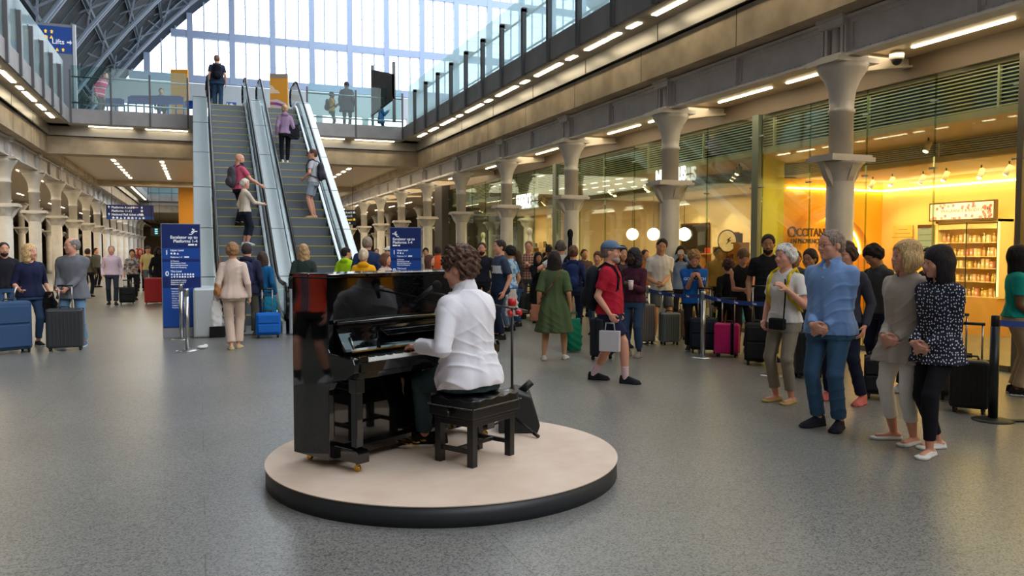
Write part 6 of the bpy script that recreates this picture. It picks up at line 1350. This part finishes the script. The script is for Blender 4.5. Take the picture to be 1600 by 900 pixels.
# ---- behind the piano
JJ = person('woman with very long blonde hair in dark green jacket behind the piano', at(476, 522), 178, 1.72, fem=True, sk='pink', hair='messy', hairc=(178, 142, 104), top=dict(c=(46, 56, 54), z=.46, th=.014), bot=dict(k='full', c=BKC), shoe=FW)
person('person in lime green jacket at the escalator foot', G_(541, 17), 150, 1.67, sk='tan', hair='short', hairc=(36, 28, 26), top=dict(c=(170, 210, 30), th=.016, hoodie=1), bot=dict(k='full', c=BKC), shoe=FW, head=(-40, 0, 0))
person('woman in yellow jacket with pale ponytail behind the piano', G_(568, 14), 175, 1.63, fem=True, sk='pink', hair='pony', hairc=(206, 186, 160), top=dict(c=(232, 166, 24), th=.016, hoodie=1), bot=dict(k='full', c=BKC), shoe=FW)
JH = person('tall man in navy jacket with short grey hair behind the yellow jacket', G_(574, 15.6), 170, 1.88, sk='pink', hair='crop', hairc=(150, 130, 116), w=1.1, top=dict(c=(36, 50, 86), th=.016), bot=dict(k='full', c=BKC), shoe=FW)
person('girl with brown hair looking right beside the blue totem', G_(602, 15), 55, 1.55, fem=True, sk='pink', hair='bob', hairc=(110, 74, 56), top=dict(c=(206, 184, 176)), bot=dict(k='full', c=DEN), shoe=FW)
person('person in white cap left of the blue totem', G_(608, 20), -60, 1.70, sk='pink', hair='short', hairc=(60, 46, 40), hatc=(222, 218, 210), top=dict(c=(90, 84, 80)), bot=dict(k='full', c=BKC), shoe=FW)
person('dark haired child in profile wearing sunglasses on the head, right of the totem', G_(671, 16), 65, 1.51, fem=True, sk='pink', hair='long', hairc=(96, 58, 46), top=dict(c=(90, 80, 84)), bot=dict(k='full', c=DEN), shoe=FW)
JV = person('station worker in orange high visibility vest seen from behind', G_(684, 20), 178, 1.73, sk='brown', hair='short', hairc=(60, 48, 46), w=1.15, top=dict(c=[fab((232, 92, 40)), fab((190, 186, 180))], mi=lambda p: ((np.abs(p[:, 2]-.6) < .012) | ((np.abs(np.abs(p[:, 0])-.06) < .012) & (p[:, 2] > .6))).astype(int), sl='none', z=.47, n='vest', th=.018), bot=dict(k='full', c=NV), shoe=FW)
person('man in navy shirt raising his hand to his face beside the orange vest', G_(701, 20.5), 40, 1.76, sk='tan', hair='short', hairc=(40, 32, 30), top=dict(c=(40, 50, 96)), bot=dict(k='full', c=BKC), shoe=FW, hR=(.02, .13, .84), elb=((-.3, -1, -.5), (.8, -.2, -1)))
person('woman in pale top with dark hair right of the blue totem, farther back', G_(665, 24), 0, 1.68, fem=True, sk='tan', hair='bun', hairc=(34, 28, 28), top=dict(c=(206, 190, 180)), bot=dict(k='full', c=DEN), shoe=FW)
# ---- left side
JE = person('woman in cream trouser suit walking to the escalator, seen from behind', at(366, 545), 176, 1.73, fem=True, w=1.03, sk='pink', hair='short_f', hairc=(150, 112, 78), top=dict(c=(218, 194, 180), z=.475, flare=.014, sll=.98), bot=dict(k='full', c=(206, 182, 166), r=.042), shoe=dict(c=(196, 172, 130), h=.7), feet=((-.02, -.05, 0), (.035, .05, 0)))
h_ = JE['w'](JE['tp'](-.125, -.02, .62)); handbag(h_, JE['yaw']+1.2, .24, .2, .1, (168, 116, 70), 'tan leather handbag at the side of the woman in cream', strap=[(-.06, 0, -.02), (-.02, .0, .18), (.05, .0, .36), (.08, 0, .38), (.08, 0, -.02)])
handbag(JE['w'](JE['tp'](-.15, .03, .46)), 0, .18, .42, .12, (226, 224, 222), 'white plastic carrier bag beside the woman in cream', name='carrier_bag')
JM = person('man in navy hooded jacket and khaki trousers behind the cream suit', at(388, 527), 172, 1.74, sk='pink', hair='short', hairc=(60, 50, 48), top=dict(c=(38, 42, 64), hoodie=1, th=.014, z=.46), bot=dict(k='full', c=(92, 88, 74), r=.04), shoe=dict(c=(110, 100, 92), sole=(200, 196, 190)), feet=((-.06, -.04, 0), (.06, .06, 0))); bp(JM, (46, 50, 80), 'dark backpack on the man in the navy hooded jacket', .9)
person('person in teal jacket pulling the bright blue suitcase', G_(410, 15), 160, 1.58, fem=True, sk='pink', hair='long', hairc=(70, 52, 44), top=dict(c=(24, 92, 140), th=.014), bot=dict(k='full', c=(60, 90, 120)), shoe=FW, hL=(-.12, -.06, .5))
suitcase(417, 14.4, .44, .46, (16, 100, 190), 'small bright blue suitcase with white handle tubes at the escalator foot', 6, .42, False, .2)
handbag(G_(421, 14.9)+Vector((0, 0, .72)), 0, .26, .3, .14, (30, 120, 150), 'teal bag on the far side of the bright blue suitcase')
JL = person('curly blonde woman in navy polo shirt and jeans looking right', at(50, 541), 15, 1.71, fem=True, w=1.2, sk='pink', hair='messy', hairc=(206, 170, 120), top=dict(c=(34, 38, 66), sl='long', sll=.3, z=.48), bot=dict(k='full', c=(56, 78, 108), r=.03, len=.96), shoe=dict(c=(34, 34, 40), sole=(216, 214, 210)), head=(38, 0, 0), hL=(.11, .06, .53), hR=(-.13, .12, .56)) if 0 else person('curly blonde woman in navy polo shirt and jeans looking right', at(50, 541), 15, 1.71, fem=True, w=1.2, sk='pink', hair='messy', hairc=(206, 170, 120), top=dict(c=(34, 38, 66), sl='long', sll=.3, z=.48), bot=dict(k='full', c=(56, 78, 108), r=.03, len=.96), shoe=dict(c=(34, 34, 40), sole=(216, 214, 210)), head=(38, 0, 0), hR=(.135, .14, .56), hL=(-.15, .05, .52), curl=55)
g = JL['hand'][0]; r = empty('folded_jacket', (g.x, g.y-.03, g.z-.05), 0, 'black jacket hanging from the hand of the curly blonde woman', 'jacket'); f = Field((-.2, -.15, -.5), (.2, .15, .15), .014); f.loft([(-.45, .08, .05, 0), (-.15, .12, .07, 0), (.06, .05, .05, 0)], (A3([0., 0, 0]), np.eye(3)), 0, wav=.015); f.noise(.006, 30, 2); net_obj('cloth', f, fab((30, 28, 34)), r)
person('bearded man in black jacket at the left edge', G_(6, 15), 10, 1.76, sk='pink', hair='short', hairc=(40, 32, 30), beard=(46, 36, 32), top=dict(c=(32, 32, 38), th=.014), bot=dict(k='full', c=DEN), shoe=FW)
r = suitcase(10, 12.25, .56, .80, (48, 76, 112), 'big blue wheeled duffel bag at the left edge', 20, 0, False, .34)
m = MB(); m.cyl((.1, .1, .8), (.16, .1, 1.02), .014, n=8); m.build('pull_bar', STEEL, r)
JGJ = person('older man in grey jacket and jeans with both hands on a suitcase handle', at(117, 541), -20, 1.82, w=1.08, sk='pink', hair='balding', hairc=(120, 116, 112), glasses=(50, 46, 46), head=(-45, 0, 0), top=dict(c=mat('jacket_grey', (104, 106, 112), .9, bump=.3, nscale=90), z=.435, flare=.01, th=.018, sll=.98), bot=dict(k='full', c=(104, 140, 176), r=.038), shoe=dict(c=(70, 100, 140), sole=(200, 210, 220)), hL=(-.005, .16, .53), hR=(.075, .16, .53), feet=((-.07, -.02, 0), (.10, .02, 0)), curl=70)
m = MB(); m.prism([(-.035, JGJ['H']*.5), (.035, JGJ['H']*.5), (.05, JGJ['H']*.8), (-.05, JGJ['H']*.8)], 1, .125, .132)
suitcase(99, 12.6, .52, .66, (56, 58, 62), 'dark grey ribbed suitcase in front of the man in the grey jacket', -6, .36, True, .28, ribs=9)
JS = person('man in pink shirt and dark trousers walking towards the camera with a small case', at(176, 476), 0, 1.76, sk='pink', hair='crop', hairc=(150, 140, 132), top=dict(c=(214, 190, 206), collar=1), bot=dict(k='full', c=(44, 50, 62), r=.036), shoe=FW, **STR(.09))
suitcase(197, 23.4, .42, .5, (28, 28, 32), 'small black suitcase beside the man in the pink shirt', 0, .2, False)
person('woman in grey patterned top and black trousers walking beside the pink shirt', at(208, 468), 0, 1.65, fem=True, sk='tan', hair='bun', hairc=(44, 34, 32), top=dict(c=pattern('grey_print', 'splash', (176, 166, 160), (90, 86, 90), 14, width=.25), sll=.4), bot=dict(k='full', c=BKC), shoe=FW, **STR(.09), hL=(-.02, .14, .6))
person('person in red top far down the left aisle', G_(219, 31), 0, 1.68, sk='pink', hair='hood', hairc=(150, 40, 50), top=dict(c=(130, 50, 60)), bot=dict(k='full', c=BKC), shoe=FW)
J = person('person in yellow T-shirt, cap and shorts with backpack in the left aisle', G_(231, 29), 10, 1.76, sk='pink', hair='short', hairc=(60, 46, 40), hatc=(60, 60, 66), top=dict(c=(206, 190, 130), sl='short'), bot=dict(k='short', c=(90, 100, 110)), shoe=FS)
person('person in long black coat and headscarf behind the red suitcase', G_(247, 25), 20, 1.70, fem=True, sk='dark', hair='hood', hairc=(24, 22, 26), top=dict(c=(24, 24, 28), z=.15, flare=.03, n='coat'), shoe=FW)
suitcase(240, 23.5, .54, .78, (170, 36, 34), 'large red ribbed suitcase standing left of the blue totem', 0, .0, True, .3, ribs=8)
person('man in brown jacket walking away behind the grey jacket man', G_(137, 27), 160, 1.67, sk='tan', hair='short', hairc=(50, 38, 34), top=dict(c=(84, 76, 56)), bot=dict(k='full', c=BKC), shoe=FW)
# distant figures, too small to tell much of
for x, zc, c, s_, lab in ((214, 38, (60, 70, 90), 'pink', 'tiny figure far down the left aisle, left of the hanging black coat'), (656, 30, (90, 60, 50), 'tan', 'small distant figure just right of the totem'), (588, 27, (200, 150, 60), 'pink', 'small distant figure in ochre between the navy jacket and the totem'), (737, 27, (60, 60, 70), 'pink', 'small distant figure left of the bearded man in black'),
        (913, 19, (90, 70, 70), 'tan', 'distant figure between the navy blazer and the red shirt'), (1122, 16.5, (190, 150, 100), 'tan', 'figure behind the boy in blue near the display rack'), (150, 34, (80, 80, 76), 'pink', 'tiny figure by the left columns'), (262, 40, (50, 50, 60), 'pink', 'tiny figure behind the blue totem edge'), (782, 20.3, (50, 46, 50), 'tan', 'figure between black shirt and two tone T-shirt, farther back'), (1008, 17, (190, 110, 60), 'pink', 'figure in orange near the globe lamps'), (1243, 11.8, (44, 44, 48), 'olive', 'figure behind the rucksack of the grey haired woman'), (615, 24, (70, 70, 80), 'pink', 'distant figure peeking left of the totem top'), (715, 31, (100, 90, 80), 'tan', 'distant figure right of the man in navy')):
    person(lab, G_(x, zc), random.uniform(-60, 60), random.uniform(1.6, 1.75), sk=s_, hair='short', hairc=(56, 44, 38), top=dict(c=c), bot=dict(k='full', c=BKC), shoe=FW, feat=False)
# ---- on the escalators and the bridge
def stp(y): return (int((y-EY0)/((EY1-EY0)/26))+1)*TOPZ/26
J = person('large man in navy polo and jeans stepping off the top of the left escalator', (.64, 28.75, 6.285), 180, 1.83, w=1.22, sk='pink', hair='crop', hairc=(120, 90, 76), top=dict(c=(42, 50, 72), sl='short'), bot=dict(k='full', c=(48, 70, 96), r=.04), shoe=FW, rootyaw=.0, **STR(.05)); bp(J, (24, 24, 30), 'black backpack on the large man at the escalator top', .9)
J = person('smaller person with red bag beside the large man at the escalator top', (.52, 29.6, 6.285), 180, 1.6, sk='pink', hair='short_f', hairc=(110, 70, 60), top=dict(c=(44, 40, 50)), bot=dict(k='full', c=BKC), shoe=FW, rootyaw=.2)
J = person('bald bearded man in pink T-shirt on the left escalator turning back', (.93, 20.75, stp(20.75)), 180, 1.79, sk='pink', beard=(70, 52, 46), top=dict(c=(204, 90, 116), sl='short'), bot=dict(k='full', c=BKC), shoe=FW, rootyaw=math.radians(-60), head=(-55, 8, 0), hR=(.30, .02, .50) if 0 else (.2, .2, .56)); bp(J, (78, 74, 82), 'grey backpack on the bald man on the left escalator', 1.0)
person('elderly woman in cream jacket and dark cropped trousers on the left escalator', (1.02, 20.02, stp(20.02)), 180, 1.6, fem=True, sk='pink', hair='short_f', hairc=(214, 200, 184), top=dict(c=(212, 196, 180)), bot=dict(k='crop', c=(34, 40, 52), r=.04, len=.92), shoe=dict(c=(206, 216, 222)), rootyaw=math.radians(-70), head=(-50, 0, 0), hR=(.06, .25, .62), feet=((-.06, 0, 0), (.07, .0, 0)))
J = person('woman in lilac hooded top with black bag climbing the right escalator', (2.37, 24.25, stp(24.25)), 180, 1.72, fem=True, sk='pink', hair='bun', hairc=(190, 160, 124), top=dict(c=(156, 130, 160), hoodie=1, th=.014), bot=dict(k='full', c=BKC, r=.028), shoe=FWH, rootyaw=.0, feet=((-.05, -.02, 0), (.04, .06, 0))); handbag(J['w'](J['tp'](.14, -.03, .66)), 0, .34, .42, .16, (30, 30, 36), 'black shoulder bag on the woman in the lilac top', strap=[(-.05, 0, -.03), (-.07, .02, .18), (-.08, .05, .2), (-.06, .05, -.03)])
J = person('man in grey T-shirt and pale shorts standing on the right escalator', (2.76, 21.2, stp(21.2)), 180, 1.80, sk='pink', hair='short', hairc=(80, 56, 44), top=dict(c=(176, 178, 184), sl='short'), bot=dict(k='short', c=(150, 160, 178), r=.05), shoe=dict(c=(210, 170, 150), h=.5, open=1), rootyaw=math.radians(65), head=(30, 0, 0), hL=(-.12, .1, .55), elb=((-.9, -.8, 0), (.3, -1, -.5))); bp(J, (60, 56, 66), 'dark backpack on the man in grey on the right escalator', .9)
def D(x, zc): p = G_(x, zc); p.z = 6.28; return p
J = person('person in yellow top with dark backpack on the bridge looking at a phone', D(521, 32), 90, 1.6, sk='brown', hair='short', hairc=(26, 24, 26), top=dict(c=(196, 150, 50), sl='short'), bot=dict(k='full', c=(90, 96, 80)), shoe=FW, **PH); bp(J, (40, 36, 48), 'dark backpack on the person in yellow on the bridge', .9)
person('man in long dark coat standing on the bridge, back to the camera', D(544, 31.2), 170, 1.84, sk='brown', hair='crop', hairc=(70, 54, 50), w=1.1, top=dict(c=(62, 62, 74), z=.36, flare=.02, th=.02, n='coat'), bot=dict(k='full', c=(56, 52, 60)), shoe=FW)
person('person in blue hooded coat on the bridge right of the man in the dark coat', D(597, 34), 90, 1.63, fem=True, sk='tan', hair='hood', hairc=(30, 34, 44), top=dict(c=(44, 92, 140), z=.4, th=.016, n='coat'), bot=dict(k='full', c=(50, 56, 70)), shoe=FW, **PH)
person('person in pink high visibility jacket working on the bridge at the left', D(161, 28.6), 60, 1.66, sk='pink', hair='crop', hairc=(90, 80, 80), lean=20, w=1.15, top=dict(c=pattern('pink_vis', 'bands', (226, 50, 110), (210, 205, 200), 5, width=.18), z=.46, n='jacket'), bot=dict(k='full', c=(50, 50, 60)), shoe=FW)
person('dark dressed person behind the long blue barrier on the bridge', D(257, 31.6), 0, 1.66, sk='tan', hair='short', hairc=(30, 28, 30), top=dict(c=(34, 40, 52)), bot=dict(k='full', c=BKC), shoe=FW)
# ---- luggage of the queue
suitcase(806, 18.6, .36, .56, (36, 62, 58), 'dark green suitcase left of the pair behind the green dress', 0, .15); suitcase(827, 19.2, .3, .56, (44, 50, 50), 'charcoal suitcase behind the dark green one', 10, .15); suitcase(844, 18.2, .34, .58, (24, 24, 28), 'black soft suitcase just left of the green dress', 0, .0, False)
suitcase(941, 11.5, .34, .62, (34, 38, 48), 'navy wheeled bag rolling behind the man in the red T-shirt', 60, .42, False)
handbag(G_(897, 12.4)+Vector((0, 0, .52)), .3, .3, .5, .16, (16, 110, 84), 'shiny green shopping bag beside the green dress', name='shopping_bag')
suitcase(1008, 13.4, .3, .68, (104, 96, 92), 'grey brown suitcase behind the woman in burgundy', 30, .1); suitcase(1047, 13.35, .32, .54, (110, 118, 122), 'silver grey ribbed suitcase in front of the man in white', 20, .35, ribs=7); suitcase(1074, 14.1, .26, .54, (116, 92, 72), 'bronze brown suitcase left of the boy in blue', 20, .1)
suitcase(1101, 12.3, .42, .54, (30, 36, 52), 'navy soft suitcase behind the steel post', 0, .45, False); suitcase(1138, 11.85, .36, .50, (206, 30, 110), 'bright pink ribbed suitcase with a black strap', -8, .36, band=(24, 24, 28)); suitcase(1188, 11.0, .38, .58, (30, 30, 34), 'black soft suitcase in front of the man in the black polo', 0, .5, False)
suitcase(1265, 9.9, .36, .6, (36, 38, 40), 'black hard suitcase behind the grey haired woman', 20, .1); suitcase(1372, 8.5, .22, .46, (28, 30, 34), 'small black suitcase between the blue and taupe tops', 0, 0, False); suitcase(1521, 7.75, .34, .52, (26, 26, 28), 'black ribbed suitcase right of the polka dot woman', -5, .34)
suitcase(1497, 8.4, .3, .5, (70, 62, 56), 'brownish bag with raised handle just behind the black ribbed suitcase', -5, .4, False)
q_ = G_(1488, 8.9); handbag(q_+Vector((0, 0, 1.2)), 0, .22, .3, .12, (150, 130, 112), 'beige tote bag behind the shoulder of the polka dot woman')
m = MB(); m.ball((0, 0, .03), (.08, .06, .03)); m.ball((.05, .02, .045), (.04, .03, .03)); tag(m.build('crumpled_tissue', mat('tissue', (236, 236, 236), .8), loc=at(316, 545)), 'crumpled white tissue lying on the floor by the escalator', 'tissue')

# ---- labels that repeat get their place counted from the left of the picture
_ONE = 'first second third fourth fifth sixth seventh eighth ninth tenth eleventh twelfth thirteenth fourteenth fifteenth sixteenth seventeenth eighteenth nineteenth'.split()
def ordw(i):
    if i < 19: return _ONE[i]
    t, u = divmod(i+1, 10); b = ('twent', 'thirt', 'fort', 'fift', 'sixt')[t-2]; return b+'ieth' if u == 0 else b+'y '+_ONE[u-1]
same_label = {}
for o in list(S.objects):
    if o.parent is None and o.get('label'): same_label.setdefault(o['label'], []).append(o)
def _px(o):
    d = o.location-Vector((0, 0, CH)); z = d.dot(_F); return d.dot(_R)/z if z > .1 else (-99 if d.dot(_R) < 0 else 99)
for lb, os_ in same_label.items():
    if len(os_) > 1:
        for i, o in enumerate(sorted(os_, key=_px)): o['label'] = lb+', '+ordw(i)+' from left'

# ---- pieces that belong to a part hang under that part
SUBPARTS = {'eyes': 'body', 'eyebrows': 'body', 'beard': 'body', 'collar': 'shirt', 'shirt_buttons': 'shirt', 'chest_print': 'shirt', 'zip_band': 'shell', 'ribs': 'shell', 'front_pocket': 'shell', 'carry_handle': 'shell',
            'grip': 'telescopic_handle', 'castor': 'toe_block', 'hinge': 'fallboard', 'lettering': 'face', 'pictograms': 'face', 'symbol_plate': 'face', 'escalator_symbol': 'face', 'rail_track': 'handrail', 'stud_line': 'cushion', 'lens': 'lamp_body', 'rivets': 'web_plate', 'panel_joint': 'outer_deck', 'rim_light': 'arch_rim', 'lid_stay': 'fallboard'}
for o in [o for o in S.objects if o.parent is None and len(o.children) > 1]:
    byname = {}
    for c in o.children: byname.setdefault(c.name.split('.')[0], []).append(c)
    for k, pn in SUBPARTS.items():
        if k in byname and pn in byname:
            for i, c in enumerate(byname[k]): c.parent = byname[pn][i*len(byname[pn])//len(byname[k])]
